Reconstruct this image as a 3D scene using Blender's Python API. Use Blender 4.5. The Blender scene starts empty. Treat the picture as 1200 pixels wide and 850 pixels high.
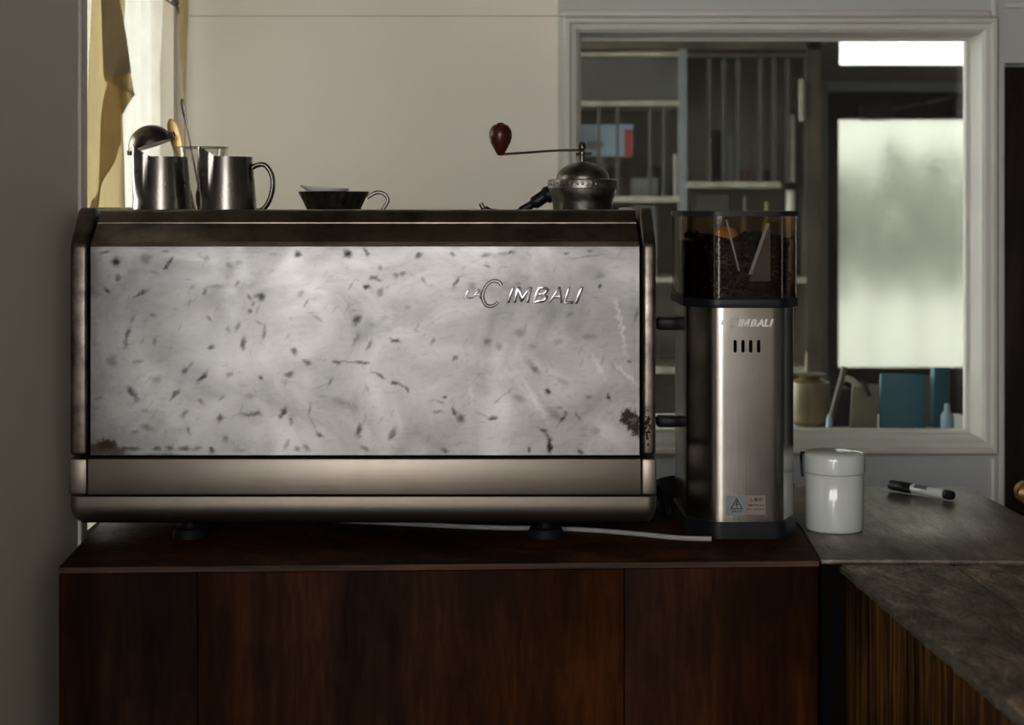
import bpy, bmesh, math, random
import numpy as np
from mathutils import Vector, Matrix, noise
random.seed(4)
SC = bpy.context.scene
COL = SC.collection
EYE = 1.34; F = 2000.0; HX = 560.0; HY = 240.0

# ---------------------------------------------------------------- camera, sky, light, exposure
cam = bpy.data.cameras.new('camera'); camo = bpy.data.objects.new('camera', cam); COL.objects.link(camo)
camo.location = (0, 0, EYE); camo.rotation_euler = (math.pi/2, 0, 0)
cam.lens = 60; cam.sensor_width = 36; cam.sensor_fit = 'HORIZONTAL'
cam.shift_x = (600-HX)/1200; cam.shift_y = (HY-425)/1200
cam.clip_start = .05; cam.clip_end = 100
cam.dof.use_dof = True; cam.dof.focus_distance = 2.22; cam.dof.aperture_fstop = 6.3
SC.camera = camo
SC.view_settings.view_transform = 'Standard'; SC.view_settings.look = 'None'
SC.view_settings.gamma = 1; SC.view_settings.use_curve_mapping = False
SC.view_settings.exposure = 0.0
w = bpy.data.worlds.new('overcast_sky'); SC.world = w; w.use_nodes = True
wn = w.node_tree.nodes; wn['Background'].inputs[0].default_value = (1.0, .965, .93, 1); wn['Background'].inputs[1].default_value = 10.0
SC.cycles.max_bounces = 10; SC.cycles.diffuse_bounces = 5; SC.cycles.glossy_bounces = 5
SC.cycles.transmission_bounces = 8; SC.cycles.transparent_max_bounces = 12
SC.cycles.sample_clamp_indirect = 6.0
try: SC.cycles.use_denoising = True
except Exception: pass

def portal(name, loc, rot, sx, sy):
    l = bpy.data.lights.new(name, 'AREA'); l.shape = 'RECTANGLE'; l.size = sx; l.size_y = sy
    l.cycles.is_portal = True
    o = bpy.data.objects.new(name, l); COL.objects.link(o); o.location = loc; o.rotation_euler = rot
    return o
FW = dict(x0=-2.6, x1=.42, z0=1.25, z1=2.3, y=-1.5)      # unseen openings added behind the camera for fill daylight and its reflections
GD = (-.78, -.36, .06)
portal('daylight_added_front', ((FW['x0']+FW['x1'])/2, FW['y']-.05, 1.8), (math.pi/2, 0, 0), FW['x1']-FW['x0'], 1.3)
portal('daylight_added_low', ((GD[0]+GD[1])/2, FW['y']-.05, .6), (math.pi/2, 0, 0), GD[1]-GD[0], 1.1)  # low opening added for the bright band reflected in the machine
portal('daylight_side_window', (-.72, 2.78, 1.45), (0, -math.pi/2, 0), 1.2, .84)
portal('daylight_added_side', (-2.76, -.4, 1.25), (0, -math.pi/2, 0), 2.3, 2.0)  # unseen street-side opening added for more light from the left
portal('daylight_entrance', (1.75, 5.75, 1.25), (-math.pi/2, 0, 0), 1.2, 1.5)

# ---------------------------------------------------------------- helpers
def at(px, py, d):            # a point of the place seen at that pixel and that distance
    return Vector(((px-HX)/F*d, d, EYE-(py-HY)/F*d))
def wloc(o):
    v = Vector((0, 0, 0))
    while o is not None: v += o.location; o = o.parent
    return v
def tag(o, label=None, cat=None, group=None, kind=None):
    if label: o['label'] = label
    if cat: o['category'] = cat
    if group: o['group'] = group
    if kind: o['kind'] = kind
    return o
def thing(name, label, cat, loc, group=None):
    o = bpy.data.objects.new(name, None); COL.objects.link(o); o.location = loc
    o.empty_display_size = .05
    return tag(o, label, cat, group)
def mk(name, bm, mat, parent=None, smooth=None, bevel=0, seg=2):
    bmesh.ops.remove_doubles(bm, verts=bm.verts, dist=1e-6)
    bmesh.ops.recalc_face_normals(bm, faces=bm.faces)
    if bevel:
        es = [e for e in bm.edges if len(e.link_faces) == 2 and e.calc_face_angle(0) > .5]
        bmesh.ops.bevel(bm, geom=es, offset=bevel, segments=seg, affect='EDGES', profile=.5, clamp_overlap=True)
    lo = Vector([min(v.co[i] for v in bm.verts) for i in range(3)]); hi = Vector([max(v.co[i] for v in bm.verts) for i in range(3)])
    c = Vector(((lo.x+hi.x)/2, (lo.y+hi.y)/2, lo.z))
    bmesh.ops.translate(bm, verts=bm.verts, vec=-c)
    me = bpy.data.meshes.new(name); bm.to_mesh(me); bm.free()
    for m in (mat if isinstance(mat, list) else [mat]): me.materials.append(m)
    if smooth is None: smooth = 35
    if smooth:
        me.shade_smooth(); me.set_sharp_from_angle(angle=math.radians(smooth))
    o = bpy.data.objects.new(name, me); COL.objects.link(o)
    if parent is not None:
        o.parent = parent; o.location = c - wloc(parent)
    else: o.location = c
    return o
def B(): return bmesh.new()
def bbox(bm, x0, x1, y0, y1, z0, z1):
    vs = [bm.verts.new((x, y, z)) for x in (x0, x1) for y in (y0, y1) for z in (z0, z1)]
    for f in ((0,1,3,2),(4,6,7,5),(0,4,5,1),(2,3,7,6),(0,2,6,4),(1,5,7,3)): bm.faces.new([vs[i] for i in f])
    return vs
def box(name, x0, x1, y0, y1, z0, z1, mat, parent=None, bevel=0, seg=2):
    bm = B(); bbox(bm, x0, x1, y0, y1, z0, z1); return mk(name, bm, mat, parent, bevel=bevel, seg=seg)
def prism(bm, pts, lo, hi, axis='z'):
    def p(a, b, c): return {'z': (a, b, c), 'x': (c, a, b), 'y': (a, c, b)}[axis]
    A = [bm.verts.new(p(a, b, lo)) for a, b in pts]; C = [bm.verts.new(p(a, b, hi)) for a, b in pts]
    n = len(pts)
    bm.faces.new(A); bm.faces.new(C)
    for i in range(n): bm.faces.new((A[i], A[(i+1) % n], C[(i+1) % n], C[i]))
def lathe(bm, prof, c, seg=40, squash=(1, 1), rot=None):
    rings = []
    for r, z in prof:
        ring = []
        for k in range(seg):
            a = 2*math.pi*k/seg
            v = Vector((r*math.cos(a)*squash[0], r*math.sin(a)*squash[1], z))
            if rot is not None: v = rot @ v
            ring.append(bm.verts.new(v+Vector(c)))
        rings.append(ring)
    for a, b in zip(rings, rings[1:]):
        for k in range(seg): bm.faces.new((a[k], a[(k+1) % seg], b[(k+1) % seg], b[k]))
    if prof[0][0] > 1e-5: bm.faces.new(rings[0])
    if prof[-1][0] > 1e-5: bm.faces.new(rings[-1])
def tube(bm, pts, r, seg=10, flat=1.0, up=Vector((0, 0, 1))):
    pts = [Vector(p) for p in pts]; n = len(pts); rings = []
    for i, p in enumerate(pts):
        t = (pts[min(i+1, n-1)]-pts[max(i-1, 0)]).normalized()
        u = up if abs(t.dot(up)) < .95 else Vector((1, 0, 0))
        s = t.cross(u).normalized(); q = s.cross(t).normalized()
        rr = r[i] if isinstance(r, (list, tuple)) else r
        rings.append([bm.verts.new(p+s*math.cos(2*math.pi*k/seg)*rr+q*math.sin(2*math.pi*k/seg)*rr*flat) for k in range(seg)])
    for a, b in zip(rings, rings[1:]):
        for k in range(seg): bm.faces.new((a[k], a[(k+1) % seg], b[(k+1) % seg], b[k]))
    bm.faces.new(rings[0]); bm.faces.new(rings[-1])
def spline(pts, n=8):
    pts = [Vector(p) for p in pts]; out = []
    P = [pts[0]]+pts+[pts[-1]]
    for i in range(1, len(P)-2):
        for k in range(n):
            t = k/n; a, b, c, d = P[i-1:i+3]
            out.append(.5*((2*b)+(c-a)*t+(2*a-5*b+4*c-d)*t*t+(3*b-a-3*c+d)*t**3))
    out.append(pts[-1]); return out

# ---------------------------------------------------------------- materials
def newmat(name):
    m = bpy.data.materials.new(name); m.use_nodes = True
    nt = m.node_tree; return m, nt, nt.nodes['Principled BSDF']
def N(nt, t, **kw):
    n = nt.nodes.new(t)
    for k, v in kw.items():
        if k in n.inputs.keys() if isinstance(k, str) else False: n.inputs[k].default_value = v
        else: setattr(n, k, v)
    return n
def coords(nt, scale=(1, 1, 1), rot=(0, 0, 0)):
    tc = nt.nodes.new('ShaderNodeTexCoord'); mp = nt.nodes.new('ShaderNodeMapping')
    mp.inputs['Scale'].default_value = scale; mp.inputs['Rotation'].default_value = rot
    nt.links.new(tc.outputs['Object'], mp.inputs[0]); return mp.outputs[0]
def nz(nt, vec, scale, detail=4, rough=.55, dist=0):
    n = nt.nodes.new('ShaderNodeTexNoise'); n.inputs['Scale'].default_value = scale; n.inputs['Detail'].default_value = detail
    n.inputs['Roughness'].default_value = rough; n.inputs['Distortion'].default_value = dist
    nt.links.new(vec, n.inputs['Vector']); return n.outputs['Fac']
def ramp(nt, fac, stops):
    r = nt.nodes.new('ShaderNodeValToRGB'); e = r.color_ramp.elements
    while len(e) < len(stops): e.new(.5)
    for i, (p, c) in enumerate(stops): e[i].position = p; e[i].color = (*c, 1) if len(c) == 3 else c
    nt.links.new(fac, r.inputs[0]); return r.outputs[0]
def g(v): return (v, v, v)
def bump(nt, b, h, strength=.2, dist=.002):
    n = nt.nodes.new('ShaderNodeBump'); n.inputs['Strength'].default_value = strength; n.inputs['Distance'].default_value = dist
    nt.links.new(h, n.inputs['Height']); nt.links.new(n.outputs[0], b.inputs['Normal']); return n
def simple(name, col, rough=.5, metal=0, var=.12, vs=40, bmp=0, spec=.5, coat=0):
    m, nt, b = newmat(name)
    v = coords(nt); f = nz(nt, v, vs)
    c = ramp(nt, f, [(.3, tuple(x*(1-var) for x in col)), (.7, tuple(min(1, x*(1+var)) for x in col))])
    nt.links.new(c, b.inputs['Base Color'])
    r = ramp(nt, f, [(.3, g(max(0, rough*.88))), (.7, g(min(1, rough*1.12)))]); nt.links.new(r, b.inputs['Roughness'])
    b.inputs['Metallic'].default_value = metal; b.inputs['Specular IOR Level'].default_value = spec
    b.inputs['Coat Weight'].default_value = coat; b.inputs['Coat Roughness'].default_value = .06
    if bmp: bump(nt, b, f, bmp)
    return m
def wood(name, c1, c2, c3, grain=(14, 14, 1.1), rough=.42, bmp=.25, scale=3.0, spec=.4):
    m, nt, b = newmat(name)
    oi = nt.nodes.new('ShaderNodeObjectInfo'); tc = nt.nodes.new('ShaderNodeTexCoord')
    ad = nt.nodes.new('ShaderNodeVectorMath'); ad.operation = 'MULTIPLY_ADD'
    cb = nt.nodes.new('ShaderNodeCombineXYZ')
    for i in range(3): nt.links.new(oi.outputs['Random'], cb.inputs[i])
    ad.inputs[1].default_value = (7, 9, 5); nt.links.new(cb.outputs[0], ad.inputs[0]); nt.links.new(tc.outputs['Object'], ad.inputs[2])
    mp = nt.nodes.new('ShaderNodeMapping'); mp.inputs['Scale'].default_value = grain; nt.links.new(ad.outputs[0], mp.inputs[0])
    f1 = nz(nt, mp.outputs[0], scale, 6, .6, .9); f2 = nz(nt, mp.outputs[0], scale*9, 4, .6)
    f3 = nz(nt, ad.outputs[0], 3.2, 3, .5)
    mx = nt.nodes.new('ShaderNodeMix'); mx.inputs[0].default_value = .35
    nt.links.new(f1, mx.inputs[2]); nt.links.new(f2, mx.inputs[3])
    c = ramp(nt, mx.outputs[0], [(.32, c1), (.5, c2), (.66, c3)])
    m2 = nt.nodes.new('ShaderNodeMix'); m2.data_type = 'RGBA'; m2.blend_type = 'MULTIPLY'; m2.inputs[0].default_value = .9
    nt.links.new(c, m2.inputs[6]); nt.links.new(ramp(nt, f3, [(.36, g(.28)), (.6, g(1))]), m2.inputs[7])
    nt.links.new(m2.outputs[2], b.inputs['Base Color'])
    nt.links.new(ramp(nt, mx.outputs[0], [(.3, g(rough*1.3)), (.7, g(rough*.85))]), b.inputs['Roughness'])
    b.inputs['Specular IOR Level'].default_value = spec
    bump(nt, b, mx.outputs[0], bmp, .004); return m
def brushed(name, col, rough, axis='x', var=.15, aniso=.5, dirt=.25):
    m, nt, b = newmat(name)
    sc = {'x': (1, 60, 60), 'z': (60, 60, 1)}[axis]
    f = nz(nt, coords(nt, sc), 6, 4); d = nz(nt, coords(nt), 22, 6, .65)
    nt.links.new(ramp(nt, d, [(.36, tuple(x*(1-dirt) for x in col)), (.58, col)]), b.inputs['Base Color'])
    mth = nt.nodes.new('ShaderNodeMath'); mth.operation = 'MULTIPLY_ADD'; mth.inputs[1].default_value = var; mth.inputs[2].default_value = rough-var/2
    nt.links.new(f, mth.inputs[0]); nt.links.new(mth.outputs[0], b.inputs['Roughness'])
    b.inputs['Metallic'].default_value = 1; bump(nt, b, f, .06, .001); return m

M = {}
M['wall'] = simple('painted_plaster', (.84, .79, .72), .6, var=.03, vs=3, bmp=.05)
M['cool'] = simple('cool_grey_wall', (.46, .475, .46), .5, var=.03, vs=4)  # cooler, darker tone for the wall around the window
M['trimw'] = simple('painted_trim', (.53, .53, .50), .42, var=.05, vs=9)
M['lowerpanel'] = simple('painted_lower_panel', (.40, .42, .44), .5, var=.04, vs=5)  # grey-blue colour of the inset panel under the window
M['ceil'] = simple('dark_ceiling_boards', (.20, .165, .13), .7, var=.2, vs=8)
M['floor'] = wood('floor_boards', (.05, .03, .02), (.09, .055, .035), (.14, .09, .06), (12, 1, 12))
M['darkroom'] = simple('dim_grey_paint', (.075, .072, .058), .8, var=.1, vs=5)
M['cab'] = wood('dark_stained_plywood', (.006, .0018, .0007), (.028, .0080, .0019), (.062, .019, .0040), (6, 6, .8), .5, .2, 2.4, .04)
M['ply'] = wood('plywood_edge', (.02, .007, .003), (.06, .024, .010), (.11, .05, .022), (2, 20, 60), .6, .4)
M['top'] = wood('worn_counter_board', (.022, .014, .009), (.13, .094, .062), (.36, .27, .185), (10, 3.2, 10), .42, 1.4, 3.2, .12)
M['top2'] = wood('glossy_worn_counter', (.045, .030, .021), (.17, .122, .092), (.34, .26, .195), (9, 2.0, 9), .30, .7, 3.5, .5)
M['edge'] = simple('worn_edge', (.06, .052, .036), .6, var=.7, vs=60, bmp=.6)
M['plank'] = wood('streaked_planks', (.004, .002, .001), (.034, .015, .005), (.26, .12, .03), (5, 30, .9), .55, .5, 3.0, .08)
M['steel'] = brushed('brushed_steel', (.40, .39, .375), .22, 'z', .07, dirt=.12)
M['chrome'] = simple('polished_steel', (.24, .225, .21), .27, 1, .15, 25)
M['cap'] = brushed('pitted_chrome', (.24, .215, .185), .34, 'z', .2, dirt=.65)
M['band'] = brushed('satin_steel_band', (.27, .24, .205), .42, 'x', .1, dirt=.08)
M['slope'] = brushed('stained_top_sheet', (.30, .255, .21), .3, 'x', .15, dirt=.45)
M['letter'] = simple('chrome_letter', (.30, .30, .33), .15, 1, .05, 80)
M['black'] = simple('black_plastic', (.007, .0075, .010), .4, var=.3, vs=30, spec=.25)
M['rubber'] = simple('black_rubber', (.006, .006, .008), .6, var=.3, spec=.15)
M['void'] = simple('dark_gap', (.004, .003, .003), .9, spec=.0)
M['ceramic'] = simple('white_ceramic', (.52, .555, .545), .13, var=.03, vs=10, coat=.4)
M['porcelain'] = simple('white_porcelain', (.88, .87, .84), .2, var=.03, vs=10)
M['brass'] = simple('brass', (.45, .31, .13), .35, .9, .2)
M['knob'] = wood('reddish_knob_wood', (.07, .015, .006), (.16, .035, .014), (.24, .06, .025), (10, 10, 1), .25, .1, 6)
M['iron'] = simple('tarnished_iron', (.12, .10, .085), .3, .9, .5, 60, .5)
M['pewter'] = simple('tarnished_plated_metal', (.19, .178, .16), .33, 1, .4, 55, .5)
M['beans'] = simple('roasted_beans', (.007, .003, .002), .5, var=.4, spec=.2)
M['orange'] = simple('orange_glow', (1.0, .42, .04), .35, var=.25, vs=60)
M['cable'] = simple('pale_cable', (.30, .30, .29), .5)
M['rust'] = simple('rust', (.022, .013, .008), .9, var=.6, vs=300, bmp=.8, spec=.1)
M['brownwood'] = wood('dark_door_wood', (.006, .003, .002), (.012, .0065, .0045), (.022, .012, .008), (9, 9, 1), .5, .2, 3.0, .08)
M['shelfwood'] = wood('old_cabinet_wood', (.03, .024, .018), (.06, .05, .036), (.09, .075, .055), (9, 9, 1), .5, .2)
M['shelfedge'] = simple('pale_shelf_edge', (.22, .22, .18), .45, var=.35, vs=14)
M['slat'] = simple('grey_green_slat', (.035, .038, .033), .5, var=.3, vs=10)
M['paperw'] = simple('pale_blue_paper', (.22, .30, .40), .6, var=.1, vs=5)
M['red'] = simple('red_card', (.28, .02, .035), .5)
M['grey'] = simple('grey_box', (.085, .095, .095), .6)
M['green'] = simple('green_glaze', (.16, .22, .03), .3)
M['whitep'] = simple('pale_reflection_and_ware', (.42, .42, .36), .5, var=.25, vs=20)  # also colours the modelled reflections in the cabinet
M['blue'] = simple('blue_book_cloth', (.014, .10, .16), .6, var=.15, vs=8)
M['beige'] = simple('beige_card', (.115, .108, .078), .6)
M['amber'] = simple('amber_vase', (.12, .085, .04), .4, var=.5, vs=18)
M['jamb'] = simple('blue_grey_jamb', (.12, .135, .15), .4)
M['ground'] = simple('pale_concrete', (.38, .38, .36), .9, var=.15, vs=2)
M['outw'] = simple('neighbour_render', (.46, .47, .45), .9, var=.08, vs=1)
M['leaf'] = simple('hedge_leaf', (.19, .22, .18), .7, var=.5, vs=12)
M['label'] = None

def cloth(name, col, trans, rough=.9, transp=0.0, vs=60):
    m, nt, b = newmat(name); nt.nodes.remove(b)
    f = nz(nt, coords(nt, (1, 1, 1)), vs, 5); f2 = nz(nt, coords(nt), 900, 1)
    c = ramp(nt, f, [(.3, tuple(x*.88 for x in col)), (.7, col)])
    d = nt.nodes.new('ShaderNodeBsdfDiffuse'); t = nt.nodes.new('ShaderNodeBsdfTranslucent'); mx = nt.nodes.new('ShaderNodeMixShader')
    nt.links.new(c, d.inputs[0]); nt.links.new(c, t.inputs[0]); mx.inputs[0].default_value = trans
    nt.links.new(d.outputs[0], mx.inputs[1]); nt.links.new(t.outputs[0], mx.inputs[2])
    out = nt.nodes['Material Output']
    bn = nt.nodes.new('ShaderNodeBump'); bn.inputs['Strength'].default_value = .25; bn.inputs['Distance'].default_value = .002
    nt.links.new(f2, bn.inputs['Height']); nt.links.new(bn.outputs[0], d.inputs['Normal'])
    if transp:
        tp = nt.nodes.new('ShaderNodeBsdfTransparent'); m2 = nt.nodes.new('ShaderNodeMixShader'); m2.inputs[0].default_value = transp
        nt.links.new(mx.outputs[0], m2.inputs[1]); nt.links.new(tp.outputs[0], m2.inputs[2]); nt.links.new(m2.outputs[0], out.inputs[0])
    else: nt.links.new(mx.outputs[0], out.inputs[0])
    return m
M['sheer'] = cloth('sheer_white_cloth', (.80, .785, .75), .47, transp=.04, vs=20)
M['cream'] = cloth('cream_linen', (.70, .56, .32), .28, vs=25)
M['creamd'] = cloth('cream_linen_double_layer', (.60, .53, .38), .16, vs=25)
def thin_glass(name, col, gl=.08, rough=.02):
    m, nt, b = newmat(name); nt.nodes.remove(b)
    tp = nt.nodes.new('ShaderNodeBsdfTransparent'); tp.inputs[0].default_value = (*col, 1)
    gs = nt.nodes.new('ShaderNodeBsdfGlossy'); gs.inputs['Roughness'].default_value = rough
    lw = nt.nodes.new('ShaderNodeLayerWeight'); lw.inputs[0].default_value = .35
    mm = nt.nodes.new('ShaderNodeMath'); mm.operation = 'MULTIPLY_ADD'; mm.inputs[1].default_value = .6; mm.inputs[2].default_value = gl
    mm.use_clamp = True
    nt.links.new(lw.outputs['Fresnel'], mm.inputs[0])
    mx = nt.nodes.new('ShaderNodeMixShader'); nt.links.new(mm.outputs[0], mx.inputs[0])
    nt.links.new(tp.outputs[0], mx.inputs[1]); nt.links.new(gs.outputs[0], mx.inputs[2])
    nt.links.new(mx.outputs[0], nt.nodes['Material Output'].inputs[0]); return m
M['pane'] = thin_glass('window_glass', (.93, .96, .93), .0)
M['hopper'] = thin_glass('smoked_hopper_plastic', (.60, .45, .36), .0, .05)
M['clear'] = thin_glass('clear_tumbler_glass', (.96, .96, .95), .0)
M['clearbag'] = thin_glass('clear_plastic_divider', (.6, .62, .7), .25, .12)
def frosted():
    m, nt, b = newmat('hammered_door_glass'); nt.nodes.remove(b)
    v = coords(nt, (1, 1, 2.6)); f = nz(nt, v, 42, 3, .6, 1.2)
    bn = nt.nodes.new('ShaderNodeBump'); bn.inputs['Strength'].default_value = 1; bn.inputs['Distance'].default_value = .0020
    nt.links.new(f, bn.inputs['Height'])
    rf = nt.nodes.new('ShaderNodeBsdfRefraction'); rf.inputs['Roughness'].default_value = .0; rf.inputs['IOR'].default_value = 1.16
    rf.inputs[0].default_value = (.74, .74, .72, 1)
    nt.links.new(bn.outputs[0], rf.inputs['Normal'])
    tl = nt.nodes.new('ShaderNodeBsdfTranslucent'); tl.inputs[0].default_value = (.24, .24, .225, 1)
    mx = nt.nodes.new('ShaderNodeMixShader'); mx.inputs[0].default_value = .22
    nt.links.new(rf.outputs[0], mx.inputs[1]); nt.links.new(tl.outputs[0], mx.inputs[2])
    nt.links.new(mx.outputs[0], nt.nodes['Material Output'].inputs[0]); return m
M['frost'] = frosted()

# panel metal: 'wear' R = dark marks, G = rust, B = pale smears
def panel_metal():
    m, nt, b = newmat('worn_stainless_panel')
    at_ = nt.nodes.new('ShaderNodeAttribute'); at_.attribute_name = 'wear'
    sp = nt.nodes.new('ShaderNodeSeparateColor'); nt.links.new(at_.outputs['Color'], sp.inputs[0])
    f1 = nz(nt, coords(nt), 9, 7, .62, .8); f2 = nz(nt, coords(nt, (1, 1, 3)), 55, 5, .7)
    base = ramp(nt, f1, [(.3, (.185, .183, .184)), (.5, (.265, .262, .264)), (.7, (.345, .342, .344))])
    fm = nt.nodes.new('ShaderNodeMix'); fm.data_type = 'RGBA'; fm.blend_type = 'MULTIPLY'; fm.inputs[0].default_value = 1
    nt.links.new(base, fm.inputs[6]); nt.links.new(ramp(nt, f2, [(.3, g(.86)), (.5, g(1))]), fm.inputs[7])
    def mixc(fac, a, colr):
        x = nt.nodes.new('ShaderNodeMix'); x.data_type = 'RGBA'; nt.links.new(fac, x.inputs[0]); nt.links.new(a, x.inputs[6]); x.inputs[7].default_value = (*colr, 1); return x.outputs[2]
    c = mixc(sp.outputs[2], fm.outputs[2], (.44, .44, .45))
    c = mixc(sp.outputs[0], c, (.018, .015, .014))
    c = mixc(sp.outputs[1], c, (.03, .018, .010))
    nt.links.new(c, b.inputs['Base Color'])
    mt = nt.nodes.new('ShaderNodeMath'); mt.operation = 'SUBTRACT'; mt.inputs[0].default_value = 1; mt.use_clamp = True
    nt.links.new(sp.outputs[1], mt.inputs[1]); nt.links.new(mt.outputs[0], b.inputs['Metallic'])
    nt.links.new(ramp(nt, f1, [(.3, g(.46)), (.7, g(.36))]), b.inputs['Roughness'])
    b.inputs['Specular IOR Level'].default_value = .15
    bump(nt, b, f1, .12, .004); return m
M['panel'] = panel_metal()

# ---------------------------------------------------------------- the setting
def S(o, kind='structure'): o['kind'] = kind; return o
BY = 3.2                                     # wall with the interior window
WX = -.545                                   # left wall
# back wall, built round the window opening and the door opening
wb = B()
OX0, OX1, OZ0, OZ1 = .186, .946, .893, 1.676
DX0, DZ1 = .984, 1.606
bbox(wb, -.75, .150, BY, BY+.10, 0, 2.6); S(mk('wall_back', wb, M['wall'], smooth=0)); wb = B()
for a in ((.150, OX0, 0, 2.6), (OX0, OX1, 0, OZ0), (OX0, OX1, OZ1, 2.6), (OX1, DX0, 0, 2.6), (DX0, 2.4, DZ1, 2.6), (1.75, 2.4, 0, DZ1)):
    bbox(wb, a[0], a[1], BY, BY+.10, a[2], a[3])
S(mk('wall_window_side', wb, M['cool'], smooth=0))
wl = B()
bbox(wl, WX-.15, WX, .7, 2.36, 0, 2.6)
bbox(wl, WX-.15, WX, 2.36, BY, 0, .885); bbox(wl, WX-.15, WX, 2.36, BY, 2.05, 2.6)
bbox(wl, -.75, WX-.02, 3.17, BY, .885, 2.05)
S(mk('wall_left', wl, M['wall'], smooth=0))
wj = B(); bbox(wj, -2.7, WX-.15, .7, .8, 0, 2.6); bbox(wj, -2.8, -2.7, -1.6, -1.4, 0, 2.6); bbox(wj, -2.8, -2.7, .6, .8, 0, 2.6); bbox(wj, -2.8, -2.7, -1.4, .6, 0, .1); bbox(wj, -2.8, -2.7, -1.4, .6, 2.4, 2.6); S(mk('wall_side', wj, M['wall'], smooth=0))  # gap left for the added street-side opening
wf = B(); fy = FW['y']
for a in ((-2.8, FW['x0'], 0, 2.6), (FW['x1'], 2.5, 0, 2.6), (FW['x0'], FW['x1'], FW['z1'], 2.6), (FW['x0'], GD[0], 0, FW['z0']), (GD[1], FW['x1'], 0, FW['z0']), (GD[0], GD[1], 0, GD[2])):
    bbox(wf, a[0], a[1], fy-.1, fy, a[2], a[3])
S(mk('wall_front', wf, M['wall'], smooth=0))
wm = B()
for x in (FW['x0'], -1.75, GD[0], GD[1]-.04, FW['x1']-.04): bbox(wm, x, x+.04, fy-.08, fy-.02, FW['z0'], FW['z1'])
bbox(wm, FW['x0'], FW['x1'], fy-.08, fy-.02, FW['z0'], FW['z0']+.04); bbox(wm, FW['x0'], FW['x1'], fy-.08, fy-.02, FW['z1']-.04, FW['z1'])
S(mk('added_front_bars', wm, M['brownwood']))  # bars of the unseen front opening added for daylight
S(box('wall_right', 2.4, 2.5, -1.6, 6.0, 0, 2.6, M['darkroom']))
S(box('floor', -2.8, 2.5, -1.6, 6.0, -.1, 0, M['floor']))
S(box('ceiling', -2.8, 2.5, -1.6, 6.0, 2.6, 2.7, M['ceil']))
S(box('ground', -14, 14, -16, 20, -.2, -.1, M['ground']))

def frame_loop(bm, rects):                   # rects: (x0,x1,z0,z1,y); bridged picture-frame profile
    loops = []
    for x0, x1, z0, z1, y in rects:
        loops.append([bm.verts.new(p) for p in ((x0, y, z0), (x1, y, z0), (x1, y, z1), (x0, y, z1))])
    for a, b in zip(loops, loops[1:]):
        for k in range(4): bm.faces.new((a[k], a[(k+1) % 4], b[(k+1) % 4], b[k]))
# interior window: casing and pane
bm = B()
def R(ins, y): return (.161+ins, .970-ins, .874+ins, 1.690-ins, y)
frame_loop(bm, [R(-.002, BY), R(-.002, 3.186), R(.003, 3.178), R(.010, 3.178), R(.013, 3.183), R(.022, 3.184), R(.028, 3.190), R(.030, 3.20), R(.030, 3.30)])
win = S(mk('window_1', bm, M['trimw'], smooth=20))
bm = B(); frame_loop(bm, [R(.030, 3.262), R(.036, 3.262), R(.036, 3.285), R(.030, 3.285)]); mk('glazing_bead', bm, M['trimw'], win)
box('pane', .193, .938, 3.272, 3.276, .906, 1.658, M['pane'], win)
# mouldings of the painted panelling
def bead(name, segs, wdt=.014, dep=.009, mat='trimw'):
    for n, (x0, x1, z0, z1) in enumerate(segs):
        S(box(name if n == 0 else name, x0, x1, BY-dep, BY+.002, z0, z1, M[mat], bevel=.004))
P = lambda px, py: at(px, py, BY)
zt = P(0, 14).z
bead('trim_1', [(P(655, 0).x, P(1160, 0).x, P(0, 20).z, P(0, 12).z)])
bead('trim_2', [(P(1160, 0).x, P(1168, 0).x, P(0, 20).z, 2.3)])
bead('trim_3', [(P(1177, 0).x, 2.3, P(0, 10).z, P(0, 4).z)])
bead('trim_4', [(-.54, P(655, 0).x, P(0, 19.5).z, P(0, 18).z)], dep=.002)
bead('trim_5', [(P(1160, 0).x, P(1166, 0).x, .2, P(0, 536).z)])
S(box('wall_lower_panel', .19, P(1158, 0).x, BY-.004, BY+.001, .2, P(0, 537).z, M['lowerpanel']))
# doorway at the right: dark door in the back wall
d1 = S(box('door_1', DX0+.004, 1.74, BY+.012, BY+.05, .02, DZ1-.006, M['brownwood'], bevel=.003))
bm = B(); c = at(1203, 577, BY); lathe(bm, [(0, -.045), (.014, -.044), (.022, -.032), (.020, -.018), (.008, -.012), (.008, 0), (.02, .002), (.02, .006)], (c.x, BY+.008, c.z), 24, rot=Matrix.Rotation(-math.pi/2, 3, 'X'))
# knob axis points at the room
mk('knob', bm, M['brass'], d1)['label'] = 'round yellow brass knob'
S(box('trim_6', P(1168.5, 0).x, DX0+.002, BY-.006, BY+.04, 0, DZ1, M['trimw'], bevel=.002))
# left window: jamb, frame, bars
S(box('trim_7', WX-.001, WX+.005, 2.325, 2.362, .4, 2.3, M['trimw'], bevel=.002))
bm = B()
xx = WX-.135
for (y0, y1, z0, z1) in ((2.36, 2.40, .885, 2.05), (3.155, 3.17, .885, 2.05), (2.36, 3.17, .885, .925), (2.36, 3.17, 2.01, 2.05), (2.75, 2.78, .9, 2.03)):
    bbox(bm, xx-.015, xx+.02, y0, y1, z0, z1)
w2 = S(mk('window_2', bm, M['trimw'], bevel=.002))
box('pane', xx, xx+.003, 2.39, 3.156, .92, 2.02, M['pane'], w2)
S(box('window_sill', WX-.12, WX+.004, 2.36, BY-.03, .875, .889, M['trimw']), 'structure').name = 'trim_8'

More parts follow.
